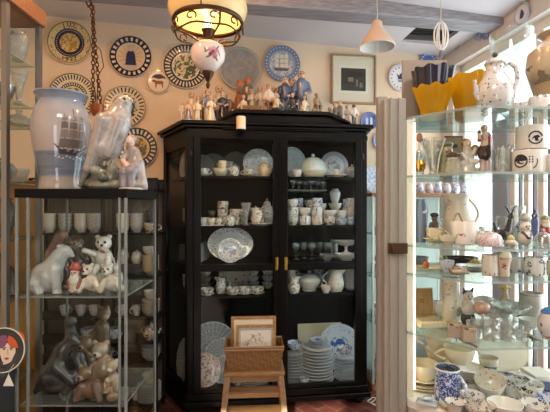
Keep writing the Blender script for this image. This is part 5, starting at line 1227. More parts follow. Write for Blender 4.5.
sput(m_vase,(flat('#4a3a26',.3,.2),.06,.19,'bottle','vase'),2,1.102,'dark bronze bottle vase on the lower wooden shelf, left showcase','vase')
sput(m_bowl,(flat('#3f3222',.3,.2),.07,.09),0,.737,'dark brown bowl behind the painted face plate','bowl',0,.8,1.86)
o = MB().lathe([(0,.02),(.55,.02),(.57,0),(.62,0),(.66,.03),(1,.07),(1,.09),(.95,.09),(.66,.065),(.6,.05),(0,.045)], 48).build('face_plate', plate_mat('face','#20222a',[(.95,1.1,'#c9cfc9')]))
fz = .882; o.location = (X(4,1.565), 1.565, fz+.082*math.sin(math.radians(82))+.001); o.rotation_euler = (math.radians(82),0,0); o.scale = (.082,)*3
tag(MB().box(-1.30,-.985,1.44,1.592,0,fz-.02).box(-1.31,-.98,1.43,1.595,fz-.02,fz).build('plinth', flat('#2b2c2e',.5), bevel=.003), 'dark grey plinth at lower left carrying the face plate', 'plinth')
tag(o, 'round dark plate painted with a woman\'s face and orange-purple hair', 'plate')
fm = [([(-.32,.3),(.32,.3),(.36,-.1),(.2,-.5),(0,-.66),(-.2,-.5),(-.36,-.1)],0),([(-.14,-.5),(.14,-.5),(.2,-.9),(-.2,-.9)],0),(disc(-.4,.42,.36,20),1),(disc(.34,.46,.38,20),2),
      (ringseg(-.16,.05,.07,.1,.3,2.8),3),(ringseg(.16,.05,.07,.1,.3,2.8),3),(disc(-.16,.04,.045,10),3),(disc(.16,.04,.045,10),3),([(-.03,.05),(.03,.05),(.07,-.2),(-.02,-.22)],5),([(-.13,-.36),(0,-.31),(.13,-.36),(0,-.44)],4),([(-.2,-.72),(.2,-.72),(.2,-.78),(-.2,-.78)],3)]
flatmark('painted_face', fm, [flat('#dcc9b8',.3),flat('#7a4a6e',.3),flat('#c9562a',.3),flat('#1c1c22',.3),flat('#a33a34',.3),flat('#c9a690',.3)], o, .046)
for ch_ in o.children: ch_.location.x = .2
tg = MB().prism([(-.018,0),(.018,0),(0,.04)], -.001, .001, M=Mx).build('price_tag', flat('#d8d8d2',.7), None, (X(8.5,1.424), 1.424, Z(386,1.424)))
bpy.context.view_layer.update(); tg['label'] = 'small white triangular paper price tag'
tg.parent = o; tg.matrix_parent_inverse = o.matrix_world.inverted()
MB().tube([(0,0,.038),(0,.004,.05),(.0,.03,.0625)], .0008, 4).build('string', flat('#bdb8ae',.8), tg)

# ------------------------------------------------------------------ vitrine goods behind the grey post
GV = 'pots on the wooden vitrine top'
for i,u in enumerate((411,420,429,438,447,456,465)):
    p = C(u,.30,1.606)
    mk = (m_jar,(BLUED if i%2 else GREYPALE,.034,.10,'lidded_pot')) if i%3 else (m_pitcher,(BLUED,.032,.105))
    put(mk[0],mk[1],p,'pale blue pot, %s from left on the wooden vitrine top'%ORD[i],'pot',GV,(0,0,PHI+i))
def vput(mk,a,u,b,z,label,cat,rz=0,s=1.0): return put(mk,a,C(u,b,z+.001),label,cat,'crockery in the wooden-topped vitrine',(0,0,PHI+rz),s)
for i,(u,b) in enumerate(((379,.265),(381.5,.40))): vput(m_cup,(WHITE,.045,.065),u,b,VS[0],['white cup nearest the pane on upper vitrine shelf','white cup behind another on upper vitrine shelf'][i],'teacup',2)
for j in range(8): vput(m_plate,(PW,),381,.31,VS[1]+.012*j,'%s plate up in the stack on middle vitrine shelf'%ORD[j],'plate',0,.085)
vput(m_cup,(BLUED,.045,.06),379.5,.3,VS[1]+.103,'blue and white cup topping the middle vitrine stack','teacup',2)
for j in range(6): vput(m_plate,(PBL,),381,.31,VS[2]+.013*j,'%s blue plate up in the stack on lower vitrine shelf'%ORD[j],'plate',0,.09)
vput(m_bowl,(WHITE,.06,.06),380,.3,VS[2]+.085,'white bowl on top of lower vitrine stack','bowl')
for j in range(5): vput(m_plate,(PBL,),381,.32,.061+.014*j,'%s blue plate up on the vitrine floor'%ORD[j],'plate',0,.09)
vput(m_pitcher,(BLUED,.05,.13),380,.3,.138,'blue and white pitcher on plates at the vitrine floor','pitcher',2)
# coil of white cable on the floor
pts = []
c0 = P(372,386,3.25); c0.z = .006
for i in range(40): a = i*.42; pts.append((c0.x + (.05+.01*math.sin(i))*math.cos(a) + .0015*i, c0.y -.04 + .05*math.sin(a) - .002*i, .006 + .003*(i%5)))
tag(MB().tube(pts, .004, 6).build('power_cable', flat('#d3cfc6',.5)), 'loose white cable coiled on the brick floor beside the cabinet foot', 'cable')
# ------------------------------------------------------------------ goods in the lit corner case
def rp(k, u, Y): return Vector((X(u,Y), Y, ZS[k]+.0008))
def cput2(mk, a, k, u, Y, label, cat, rz=0, s=1.0, grp=None, rot=None, dz=0):
    p = rp(k,u,Y); p.z += dz
    return put(mk, a, p, label, cat, grp, rot or (0,0,rz), s)
AMB = NM('amber_glass'); AMB.base('#c29a14', .1, 0, .3)
_t = AMB.n('ShaderNodeBsdfTranslucent'); _t.inputs[0].default_value = lin('#f2d24a'); _m = AMB.n('ShaderNodeMixShader'); _m.inputs[0].default_value = .5
AMB.l(AMB.b.outputs[0], _m.inputs[1]); AMB.l(_t.outputs[0], _m.inputs[2]); AMB.l(_m.outputs[0], AMB.out.inputs[0]); AMB = AMB.mat
NAVYG = flat('#161a33', .1, 0, .5)
def wavy(mt, inner, r0, r1, h, name, n=9, amp=.055):
    def wave(r, z, t): return r*(1 + amp*(z/h)*math.cos(n*t))
    def build(prof, m_, nm, par=None):
        mb = MB().lathe(prof, 90, wave=wave)
        mb.v = [(x, y, z + (.0035*math.cos(n*math.atan2(y,x)) if z > h*.9 else 0)) for x, y, z in mb.v]
        return mb.build(nm, m_, par, sharp=60)
    o = build([(0,0),(r0*.9,0),(r0,.004),(r0*.95+.05*r1,h*.3),((r0+r1)/2,h*.65),(r1,h),(r1*.97,h+.001)], mt, name)
    build([(0,.008),(r0*.85,.008),((r0+r1)/2*.93,h*.65),(r1*.95,h),(r1*.97,h+.0012)], inner, 'lining', o)
    return o
def rthing(o, k, u, Y, label, cat, rz=0, dz=0):
    o.location = rp(k,u,Y) + Vector((0,0,dz)); o.rotation_euler = (0,0,rz); return tag(o, label, cat)
rthing(wavy(AMB, AMB, .042, .068, .105, 'wavy_vase'), 'T', 433, 1.452, 'yellow scalloped glass vase at front left of the top shelf', 'vase', .3)
rthing(wavy(NAVYG, NAVYG, .05, .076, .215, 'wavy_vase'), 'T', 432.5, 1.6-.085+.02, 'dark navy scalloped vase standing behind the yellow one', 'vase', .7)
bpy.data.objects['wavy_vase.001'].location.y = 1.595; bpy.data.objects['wavy_vase.001'].location.x = X(433,1.595)
rthing(wavy(AMB, AMB, .055, .075, .15, 'wavy_vase', 7, .06), 'T', 472, 1.47, 'taller amber glass vase between scalloped vase and coffee pot', 'vase', .1)
for o in bpy.data.objects:
    pass
# tall lidded coffee pot
cpm = porc('#c3c1be', (('#2f3560', 75, .2),))
o = rthing(m_vase(cpm,.060,.15,'ovoid','coffee_pot'), 'T', 495, 1.33, 'white blue-flowered coffee pot with lid and handle on top shelf', 'coffee pot', 0)
bpy.data.meshes.remove(o.data) if False else None
k_ = 1.33/F
prof = [(0,.004),(12*k_,.004),(13*k_,0),(14*k_,.003),(17*k_,8*k_),(18*k_,16*k_),(16*k_,26*k_),(11*k_,34*k_),(8.5*k_,40*k_),(9*k_,46*k_),(8*k_,46*k_),(7.5*k_,40*k_),(0,8*k_)]
o2 = MB().lathe(prof, 36).build('tmp', cpm); o.data = o2.data; bpy.data.objects.remove(o2)
ld = MB().lathe([(9.6*k_,46*k_),(10*k_,47.5*k_),(8*k_,51*k_),(3*k_,53*k_),(0,53*k_)], 28).build('lid', cpm, o)
MB().ball((0,0,56*k_), 2.8*k_, 12).build('knob', flat('#3a3530',.3), ld)
MB().tube([(8*k_,0,45*k_),(14*k_,0,49*k_),(21*k_,0,44*k_),(23*k_,0,34*k_),(20*k_,0,22*k_),(16.5*k_,0,17*k_)], [2.4*k_,2.2*k_,2.2*k_,2.2*k_,1.8*k_,1.6*k_], 8, flat=1.3).build('handle', cpm, o)
MB().tube([(-15*k_,0,12*k_),(-19*k_,0,18*k_),(-19*k_,0,25*k_),(-21*k_,0,31*k_)], [4*k_,3*k_,2.2*k_,1.7*k_], 8).build('spout', cpm, o)
# big clear vase
k_ = 1.58/F
cv = MB().lathe([(0,0),(12*k_,0),(13*k_,.006),(17*k_,22*k_),(19*k_,60*k_),(20*k_,96*k_),(19.3*k_,96*k_),(18.3*k_,60*k_),(16*k_,22*k_),(0,.012)], 40).build('glass_vase', CLEAR)
rthing(cv, 'T', 511, 1.60, 'tall clear glass vase standing behind the coffee pot', 'vase')
rj = m_vase(WHITE, .12, .285, 'ovoid', 'large_jar')
jn = NM('landscape_glaze'); jz = jn.m('DIVIDE', jn.xyz()[2], .285)
jb = ramp(jn, jz, [(0,'#b8a58c'),(.3,'#b6a184'),(.42,'#8d8470'),(.55,'#b7ab97'),(1,'#b5a68f')])
jf = jn.m('MULTIPLY', jn.m('MULTIPLY', jn.m('GREATER_THAN', jz, .38), jn.m('LESS_THAN', jz, .6)), jn.m('GREATER_THAN', jn.noise(22, None, 6), .52))
jn.base(jn.mix(jf, jb, '#6f6a5f'), .2, 0, .5); rj.data.materials[0] = jn.mat
rthing(rj, 'T', 566, 1.42, 'big tan jar with painted trees cut by the photo\'s right edge', 'jar')
m1 = porc('#ded9d4', (('#33323a', 34, .14),))
cput2(m_cup,(m1,.034,.042,1,'mug'),'T',541,1.32,'low white cup with dark motifs and looped handle, top shelf','cup',2.4,1.0)
cput2(m_cup,(BLACKF,.03,.05,1,'mug'),'T',519,1.44,'flowered cup behind the coffee pot handle on top shelf','cup',.4)
cput2(m_pitcher,(GREYF,.03,.085),'T',489,1.50,'grey sprigged pitcher half hidden behind the coffee pot body','pitcher',.2)
# second shelf
GZ = 1.46
def anim2(name, k, u, vb, Y, prims, label, cat='figurine', kk=1.2, res=52, rz=0):
    return animal(name, u, vb, Y, prims, label, cat, kk, res, ZS[k]+.0008, None, rz)[2]
o = rthing(m_vase(CLEAR,.016,.13,'bottle','perfume_bottle'),'2',419.5,1.50,'slim glass and gold bottle at left of the second shelf','bottle')
MB().lathe([(.014,.02),(.02,.03),(.022,.045),(.014,.06),(.012,.06),(.012,.02)], 16).build('gold_band', flat('#b98f3c',.25,.9), o)
MB().ball((0,0,.14), .011, 10, 0, (1,1,1.5)).build('stopper', flat('#9a6a5a',.25), o)
o = rthing(m_vase(CRYSTAL,.042,.135,'trumpet','glass_vase'),'2',433,1.50,'clear flaring glass vase with white stripes, second shelf','vase')
for i in range(5):
    a = 2*PI*i/5+.5; MB().tube([(.017*math.cos(a),.017*math.sin(a),.03),(.024*math.cos(a),.024*math.sin(a),.075),(.043*math.cos(a),.043*math.sin(a),.134)], .0028, 6).build('white_stripe', flat('#e8e4d8',.3), o)
p = rp('2',453.5,1.62); k_ = 1.62/F
t = thing('picture_tile','brown upright card with an old portrait behind the character jugs','picture',p)
MB().box(-9*k_,9*k_,-.003,.003,0,43*k_).build('card', flat('#4d4338',.5), t)
MB().box(-7.8*k_,7.8*k_,-.005,-.003,1.5*k_,41.5*k_).build('print', flat('#a08c70',.5), t)
pm = MB()
for poly, z in ((disc(0,33*k_,3.6*k_,14,2.2*k_),0),([(-6*k_,8*k_),(6*k_,8*k_),(4*k_,24*k_),(-4*k_,24*k_)],1)): pm.prism(poly, .0052, .0062, z, M=Matrix(((1,0,0,0),(0,0,-1,0),(0,1,0,0),(0,0,0,1))))
pm.build('portrait', [flat('#4a3a2c',.5), flat('#6d5b44',.5)], t)
anim2('character_jug','2',446,172,1.50,[('c',(446,166),(446,150),7.5,6.5,'#8d8a68'),('e',(446,146,-1),(6,5.5,5.5),'#b99a78'),('e',(445,140),(8,7,3.6),'#6b7350'),('e',(440,150),(3,3,4),'#5f6a48'),('e',(452,158),(3,3,6),'#a39a7a'),('e',(446,146,-6.5),(1.2,1.4,1.2),'#b08a6a'),('e',(444,147.5,-6),(.7,.7,.7),'#22201c'),('e',(448.4,147.5,-6),(.7,.7,.7),'#22201c'),('e',(446,169),(8,7,3),'#b7ad93')],'green-hatted character figure on the second shelf, left of the brown-hatted bust')
anim2('character_jug','2',454,172,1.44,[('c',(453,169),(453,158),8.5,6.5,'#a8a28c'),('e',(453,157,-1),(5.5,5,5.5),'#c29f80'),('e',(453,152),(7.2,6.4,2.8),'#4a3a2a'),('e',(453,150.5),(4.6,4.6,2.4),'#553f2b'),('e',(453,157,-6.2),(1.1,1.3,1.1),'#b98f70'),('c',(448,157),(450,163),2,1.5,'#5d4a38'),('c',(458,157),(456,163),2,1.5,'#5d4a38'),('e',(451.2,156.4,-5.4),(.7,.7,.7),'#22201c'),('e',(455,156.4,-5.4),(.7,.7,.7),'#22201c')],'pale bust with brown tricorn hat on the second shelf')
anim2('lady_figurine','2',466,172,1.46,[('c',(466,168),(467,154),10,6,'#cfc5ba'),('c',(467,152),(467,145),5,4,'#d3c9be'),('e',(467,140,-1),(3.8,3.6,4.4),'#d9b99f'),('e',(467,139,1.5),(5,4,5),'#8a5c3c'),('e',(476,146,2),(4.5,3,6),'#b58a4e'),('c',(461,150,-3),(464,158,-7),2.2,2,'#cfc5ba'),('c',(472,150,-3),(474,145,-3),2.2,2,'#d5c8ba'),('c',(460,160,-5),(474,158,-6),3,2.6,'#d9d0c6'),('e',(467,141,-4.8),(.8,.8,.8),'#cfa98d'),('e',(468,170),(11,8,2.5),'#c0b6aa')],'cream robed lady figurine with brown hair on the second shelf')
MB_h = MB().tube([(4.6*1.5/F*math.cos(t)*1.5,.012,.125+.022*math.sin(t)) for t in [PI*i/10 for i in range(11)]], .002, 6)
rc_ = anim2('red_coat_figurine','2',485,173,1.44,[('c',(482,170),(483,156),2.6,3,'#cbb6ae'),('c',(488,170),(487,156),3,3.2,'#c9a9a4'),('e',(480,171.5,-2),(4.4,3,1.6),'#26211f'),('e',(488,171.5,-1),(3.4,4,1.6),'#3a2f2c'),('c',(485,152),(485,146),6.6,6,'#3c2420'),('c',(486,146),(486,134),5,5,'#9c2f2e'),('c',(483.5,142,-2),(484,133,-2),3.6,3.4,'#d9c9b8'),('c',(490,135),(491,145),2.4,2.2,'#9c2f2e'),('c',(481,135,-2),(477,138,-5),2.2,2,'#a33634'),('c',(477,138,-5),(476,133,-6),1.8,1.5,'#d3b49c'),('e',(484,126.5,-1),(3,3.2,3.8),'#d3b09a'),('e',(485,125.5,1),(3.6,3.4,3.8),'#8d857f'),('e',(476.5,131,-6),(1.8,1.4,2.6),'#2d2622'),('e',(482,127,-3.8),(.7,.7,.7),'#c49b84')],'man figurine in red coat, black kilt and stockings on second shelf',kk=.9,res=64)
MB().lathe([(0,0),(.033,0),(.034,.004),(.028,.008),(0,.009)], 20).build('base', flat('#b7aea4',.3,0,.4), rc_)
for i,(u,Y,h) in enumerate(((497,1.50,.10),(504,1.40,.09),(510,1.50,.115),(503,1.60,.12),(514,1.60,.11))):
    cput2(m_tumbler,(None,.026,h),'2',u,Y,'cut crystal tumbler, %s from left between red coat man and logo mugs'%ORD[i],'glass',0,1,'crystal tumblers on second shelf')
MG = porc('#d8d2cc'); BK = flat('#23222b',.3)
def logo_mug(r, h):
    o = m_cup(MG, r, h, 1, 'mug'); o.name = 'mug'; return o
def emblem(o, r, z0, parts, th=-PI/2): decal('emblem', parts, [BK, MG], lambda z: r, th, z0, o, .0008)
r = 15.5*1.36/F; h = 23*1.36/F
o = rthing(logo_mug(r,h),'2',529,1.36,'lower white mug with black ring emblem and dots, stacked pair','mug',1.3)
emblem(o, r, h*.52, [(ringseg(-.012,0,.017,.0215,.0,3.2,14),0),(ringseg(-.012,0,.017,.0215,3.2,6.2,14),0),(ringseg(-.008,.004,.010,.014,2.6,5.2,10),0),(disc(-.018,-.004,.006,10,.003),0),(ringseg(.01,-.002,.024,.027,-1.0,.3,8),0)] + [(disc(.014+.008*(i%2),.012-.008*(i//2),.0026,8),0) for i in range(6)], -PI/2-1.3-.79)
r2 = 15*1.36/F; h2 = 24*1.36/F
o = rthing(logo_mug(r2,h2),'2',532,1.36,'upper white mug with black ring and bird emblem, stacked pair','mug',-.3,h+.0008)
emblem(o, r2, h2*.46, [(ringseg(.0,0,.0165,.021,.2,3.1,14),0),(ringseg(.0,0,.0165,.021,3.3,6.1,14),0),([(-.012,-.004),(-.004,.006),(.006,.008),(.013,.002),(.006,-.002),(.008,-.012),(-.002,-.010),(-.003,-.002)],0)], -PI/2-.04)
cput2(m_cup,(MG,.04,.06,1,'mug'),'2',559,1.33,'plain white mug at the right edge beside the emblem mugs','mug',0)
for i in range(8): cput2(m_goblet,(None,.026,.11),'2',415+8*i,1.645,'stemmed glass, %s from left at back of the second shelf'%ORD[i],'glass',0,1,'stemmed glasses at back of second shelf')
# shelf A
o = rthing(m_vase(flat('#59667c',.2,0,.5),6.8*1.5/F,43*1.5/F,'tall','vase'),'A',421,1.50,'tall slate blue vase at left of the shelf above the plates','vase')
decal('white_flower', [(disc(.003,.0,.006,8,.004),0),(disc(.009,.005,.004,8,.003),0)], [flat('#cfd4da',.3)], lambda z: 6.6*1.5/F, -PI/2, 30*1.5/F, o)
anim2('dark_figurine','A',435,243,1.58,[('c',(434,240),(435,226),5,3.4,'#5a3a34'),('e',(434.5,221),(3,3,3),'#6d5750'),('e',(434.5,217.5),(4.4,3.6,2.4),'#2a2730'),('c',(431,226),(429,234),1.6,1.4,'#4a3a44'),('e',(438,236),(2.4,2,4),'#7d3a32')],'dark hatted figurine between slate vase and cream pitcher',kk=.9,res=44)
cput2(m_saucer,(GOLDB,.040),'A',435,1.47,'cream saucer with gold edge beside the slate vase','saucer')
cput2(m_cup,(GOLDB,.031,.045),'A',435,1.47,'gold patterned cream cup on its saucer beside the slate vase','teacup',.1,1,None,None,.0065)
o = rthing(m_pitcher(porc('#e2d9c8',(('#b9aa92',50,.16),)),14*1.58/F,46*1.58/F,'large_pitcher'),'A',458,1.585,'tall cream pitcher with looped handle at back of upper middle shelf','pitcher',.2)
k_ = 1.42/F
bk = porc('#e6ddd4', (('#c4738a', 26, .1),))
o = MB().lathe([(0,.004),(9*k_,.004),(9.5*k_,0),(10.5*k_,.003),(13*k_,22*k_),(12.6*k_,23*k_),(12*k_,22*k_),(9*k_,.01),(0,.01)], 36).build('basket_vase', bk)
rthing(o,'A',464,1.42,'white china basket with rope handle and pink flower','basket')
MB().tube([((-9+7*math.sin(PI*i/12))*k_ if False else (-11+9.5*i/12)*k_, 0, (22+9*math.sin(PI*i/12))*k_) for i in range(13)], 1.1*k_, 8).build('handle', flat('#a9876a',.4), o)
decal('painted_flower', [(disc(.0,.0,.0075,9),0),(disc(.008,.004,.006,9),1),(disc(-.007,.005,.005,9),1),([(-.016,-.004),(-.008,-.002),(-.012,-.009)],2),([(.014,-.004),(.008,-.004),(.012,-.011)],2)], [flat('#b8566e',.3),flat('#cf8d9c',.3),flat('#7d8d64',.3)], lambda z: 11.2*k_, -PI/2-.65, 11*k_, o, .0015)
cput2(m_bowl,(GOLDB,.032,.04),'A',481,1.50,'gold-brown rimmed bowl behind the lattice dome, upper middle shelf','bowl')
cput2(m_bowl,(CRYSTAL,.036,.05,'glass_bowl'),'A',489,1.60,'cut glass bowl behind the china basket','bowl')
o = rthing(MB().lathe([(.036,0),(.038,.004),(.036,.02),(.028,.036),(.014,.044),(0,.046)], 32).lathe([(0,0),(.036,0)],32).build('shell_dome', porc('#cbb9bb', (('#8d7487',120,.35),))),'A',491,1.35,'mottled lavender pink dome-shaped paperweight at shelf front','paperweight')
DK = '#2c2524'
anim2('deer_figurine','A',507,249,1.45,[('e',(502,240),(9,4.5,5.5),'#3a2a26'),('c',(507,237),(510,226),3.4,2.2,DK),('e',(511,222),(3.2,2,2.6),DK),('c',(496,236),(494,229),2,1.2,DK),('c',(497,242),(496,248),1.3,1,DK),('c',(506,242),(507,248),1.3,1,DK),('c',(510,236),(516,247),1.7,1,DK),('c',(510,220),(507,214),.9,.7,DK),('c',(507,214),(505,212),.8,.6,DK),('c',(511.5,220),(514,213),.9,.7,DK),('c',(514,213),(517,211),.8,.6,DK)],'dark antlered deer figurine on the upper middle shelf',kk=.6,res=64)
anim2('egg_cup','A',511,250,1.33,[('e',(511,246),(5.5,4.5,3.6),'#b8ad96'),('e',(511,242),(3.5,3,3),'#a39c5e'),('e',(511,239.5),(2,2,1.6),'#c4b254')],'small yellow and cream bud ornament in front of the deer','ornament',kk=.8,res=36)
o = rthing(m_vase(CRYSTAL,.028,.13,'cyl','glass_vase'),'A',518,1.62,'tall bluish ribbed glass vase at back of upper middle shelf','vase')
o = anim2('snowman_figurine','A',525,249,1.37,[('e',(525,241),(7,6.5,8),'#cdc2b8'),('e',(525,230,-.5),(5.2,5,5.5),'#d3c9bf'),('e',(525,222),(5,5,3.4),'#a9a396'),('e',(525,218.5),(3.4,3.4,2.4),'#b3ad9e'),('c',(520.5,235,-3),(524,241,-7),1.1,1,'#2f2c30'),('c',(529.5,235,-3),(526,241,-7),1.1,1,'#4a3a3a'),('e',(523.2,229.4,-5.2),(.7,.7,.7),'#26231f'),('e',(526.8,229.4,-5.2),(.7,.7,.7),'#26231f'),('e',(525,231.5,-6),(.9,1.2,.8),'#b5673c')],'white snowman figurine with dark scarf ends',kk=.9,res=52)
anim2('bird_figurine','A',535,249,1.52,[('c',(535,246),(535,228),3.2,3.4,'#5d6a9a'),('e',(535,223),(3.3,3,3.4),'#4a5890'),('c',(533,223,-2),(531,224,-3),1,.5,'#c2a24e'),('e',(535,218.5),(1.4,1.4,2),'#3f4d88')],'slim blue bird figurine behind the snowman',kk=.8,res=40)
anim2('santa_figurine','A',545,248,1.44,[('c',(545,244),(545,232),6.5,4.6,'#a5372c'),('e',(545,227,-1),(3.8,3.6,3.8),'#d9b8a2'),('e',(545,229.5,-2.6),(3.6,2.4,3),'#dcd6cc'),('e',(545,222.5),(3.8,3.6,3),'#96a06a'),('c',(540,234,-3),(541,241,-5),1.8,1.6,'#a5372c'),('c',(550,234,-3),(549,241,-5),1.8,1.6,'#a5372c')],'red-robed bearded figurine near the right edge',kk=.9,res=44)
o = rthing(MB().lathe([(.032,0),(.030,.004),(.024,.03),(.016,.042),(.006,.046),(.0,.047),(0,.044),(.014,.039),(.022,.028),(.028,.0)], 28).ball((0,0,.052), .006, 10).build('glass_bell', CLEAR),'A',543,1.33,'clear glass bell at the right edge before the red-robed figurine','bell')
# shelf B
cput2(m_plate,(plate_mat('cr','#e6dcc0',[(.9,1.1,'#c9a96a'),(.66,.7,'#d6c49a')]),'oval_dish'),'B',432,1.50,'cream oval dish with gold edge at left of the plate shelf','dish',0,(.083,.062,.075))
cput2(m_bowl,(flat('#6f7f92',.2,0,.4),.036,.035),'B',419,1.58,'slate blue low bowl behind the cream oval dish','bowl')
o = rthing(m_vase(flat('#a5501e',.1,0,.5),.011,.034,'bottle','small_bottle'),'B',426,1.46,'tiny orange-brown bottle standing on the cream oval dish','bottle',0,.0095)
cput2(m_bowl,(flat('#3a1f24',.15,0,.5),.066,.032,'oval_bowl'),'B',459,1.60,'dark burgundy oval bowl at back of the plate shelf','bowl',0,(1.1,.7,1))
anim2('flower_ornament','B',443,268,1.52,[('e',(443,262),(3.6,3,3.6),'#c9b23c'),('e',(445,258),(2.4,2,2.4),'#59743f'),('c',(443,267),(443,263),2.2,1.6,'#59743f'),('e',(441,258.5),(2,2,2),'#d8c35c')],'yellow china flower ornament beside the burgundy bowl','ornament',kk=.7,res=32)
anim2('yellow_dish','B',475,270,1.50,[('e',(475,266),(8,6,4),'#b5922a'),('e',(475,262.5),(5,4,2),'#c7a53a')],'lumpy yellow glass ornament right of the burgundy bowl','ornament',kk=.8,res=30)
for j in range(4): cput2(m_plate,(PW,),'B',470,1.435,'%s small plate up in the pile beside the brown shell'%ORD[j],'plate',j,.046,'small plate pile',None,.006*j)
anim2('shell_ornament','B',459,281,1.355,[('e',(459,277),(9,5,3.4),'#a08a72'),('c',(453,277),(449,274),3,1.4,'#7d5f4c'),('c',(462,276),(468,278),3,1.6,'#b5a28a'),('e',(457,273.5),(4,3,2.4),'#8d6f5c'),('c',(464,275),(467,271),1.4,.8,'#94806a')],'brown and beige shell ornament at front of the plate shelf','ornament',kk=.7,res=44)
cput2(m_cup,(PINKF,.025,.068,1,'mug'),'B',490,1.36,'flower sprigged small mug left of the egg cup','mug',.5)
o = rthing(m_cup(porc('#d5bfae',(('#9c3f44',46,.3),)),.024,.062,0,'flare'),'B',504.5,1.345,'pink-red painted egg cup holding an egg','egg cup'); o.name = 'egg_cup'
e = MB().ball((0,0,0), .021, 20, 0, (1,1,1.15)).build('egg', flat('#d8cbb8',.35), None, rp('B',504.5,1.345)+Vector((0,0,.0625)))
tag(e, 'pale egg sitting in the pink-red egg cup', 'egg')
cput2(m_cup,(BLUEF,.028,.05,1,'mug'),'B',519,1.42,'blue-flowered cup right of the egg cup','cup',.5)
cput2(m_cup,(BLUEF2,.030,.06,1,'mug'),'B',534,1.36,'white mug with dark blue motif, second right of the egg cup','mug',.4)
cput2(m_cup,(GOLDB,.028,.05,1,'mug'),'B',557,1.34,'tan speckled mug at the right edge of the plate shelf','mug',.4)
cput2(m_bowl,(CRYSTAL,.035,.03,'glass_bowl'),'B',532,1.50,'small cut glass dish behind the white mugs','bowl')
# shelf C
p = rp('C',428,1.50); k_ = 1.48/F
bx = thing('cutlery_box','open wooden presentation box with pale spoons in its tray','box',p,.12)
hw = 13.5*k_
MB().box(-hw,hw,-.045,.045,0,.018).build('tray', flat('#d8c9a4',.5), bx, bevel=.002)
MB().box(-hw+.004,hw-.004,-.041,.041,.018,.0195).build('lining', flat('#e3d8ba',.7), bx)
for i in range(6):
    x = -hw+.014 + i*(2*hw-.028)/5
    s_ = MB().tube([(x,-.036,.022),(x,.018,.022)], .0018, 5); s_.ball((x,.027,.022), .006, 8, 0, (.9,1.5,.4)); s_.build('spoon_inlay', flat('#b7a984',.3,.5), bx)
M = Matrix.Translation((0,.043,.018)) @ Matrix.Rotation(math.radians(-8), 4, 'X')
l_ = MB().box(-hw,hw,0,.010,0,29*k_,M=M).build('lid', flat('#d9cca6',.5), bx, bevel=.002)
MB().box(-hw+.006,hw-.004,-.002,0,.004,28*k_,M=M).build('lid_lining', wood('lid_wood','#a88a62','#97794f',(20,20,3)), l_)
MB().box(-.008,.008,-.0028,-.002,14*k_,14*k_+.002,M=M).box(-.012,.012,-.0028,-.002,15.5*k_,15.5*k_+.002,M=M).box(-.006,.006,-.0028,-.002,17*k_,17*k_+.003,M=M).build('stamped_lettering', flat('#6d5536',.6), l_)
k_ = 1.5/F
o = rthing(MB().lathe([(0,0),(9.5*k_,0),(10*k_,4*k_),(8.5*k_,10*k_),(8*k_,26*k_),(8.4*k_,46*k_),(8*k_,46*k_),(7.5*k_,26*k_),(0,6*k_)], 30).build('lattice_vase', porc('#ddd3c0',(('#a89a86',46,.2),))),'C',451,1.53,'tall cream flower-relief vase beside the open wooden box','vase')
MB().ball((6*k_,-7*k_,14*k_), 3.2*k_, 10).ball((9*k_,-5*k_,11*k_), 2.4*k_, 10).ball((4*k_,-8*k_,10*k_), 2.2*k_, 10).build('relief_flowers', flat('#8d8676',.4), o)
anim2('cat_figurine','C',468,335,1.46,[('e',(468,314),(6.5,6,10),'#cfc8bc'),('e',(468,303,-1),(5,4.6,4.8),'#d3ccc1'),('c',(465,300),(463.5,295.5),1.8,.9,'#2f2b30'),('c',(471,300),(473,295.5),1.8,.9,'#2f2b30'),('e',(468,300.5,1),(5.2,4.4,3),'#2f2b30'),('e',(468,326),(7,6.4,8),'#2a272b'),('e',(466.4,302.6,-5),(.8,.8,.8),'#2a272b'),('e',(469.8,302.6,-5),(.8,.8,.8),'#2a272b'),('e',(468,305,-5.4),(1,.8,.8),'#8d5a50')],'black and white seated cat-like figurine behind the dark holders','figurine',kk=.9,res=52)
def up(mt, k, u, Y, w, h, label, tilt=75, rz=0):
    p = rp(k,u,Y); p.z += h*math.sin(math.radians(tilt)) + .002
    return put(m_plate,(mt,'platter'),p,label,'platter',None,(math.radians(tilt),0,rz),(w,h,min(w,h)))
up(plate_mat('ow','#dfe0dc',[(.93,1.1,'#cfd0cc')]),'C',485,1.61,.055,.042,'white oval platter standing behind the pink shell ball',60,-.35)
cput2(m_bowl,(CRYSTAL,.036,.05,'glass_bowl'),'C',482,1.42,'cut crystal bowl holding the pink shell ball','bowl')
anim2('shell_ball','C',482,0,1.42,[('e',(482,-11),(8,7.5,6.6),'#c79a86'),('e',(479,-14),(4,4,3.4),'#cfa593'),('e',(486,-10),(4,4,4),'#bd8d7a')],'round pink shell resting in the crystal bowl','shell',kk=1.2,res=36)
for ob in bpy.data.objects:
    if ob.get('label','') == 'round pink shell resting in the crystal bowl': ob.location.z = ZS['C'] + .042
for i,(u,Y,r_,h_) in enumerate(((491,1.33,.030,.075),(501,1.40,.036,.07),(508,1.33,.028,.06),(500,1.52,.036,.085),(474,1.36,.024,.05))):
    cput2(m_tumbler,(None,r_,h_),'C',u,Y,'cut crystal tumbler, %s of those around the footed glass plate'%ORD[i],'glass',0,1,'crystal tumblers on the third lit shelf')
p = rp('C',511,1.44)
o = put(m_cakestand,(CRYSTAL,.06,.085),p,'footed cut glass plate on the crystal shelf','cake stand',None)
anim2('star_ornament','C',505,0,1.58,[('c',(505,0),(505,-26),6,2.4,'#c2b48e'),('c',(505,-26),(505,-36),2.2,1,'#b99a4a'),('c',(500,-31),(510,-31),1.4,1.4,'#b99a4a'),('e',(505,-31),(3,2,3),'#c9a64e')],'gold star topped ornament behind the glass plate','ornament',kk=.9,res=36)
k_ = 1.5/F
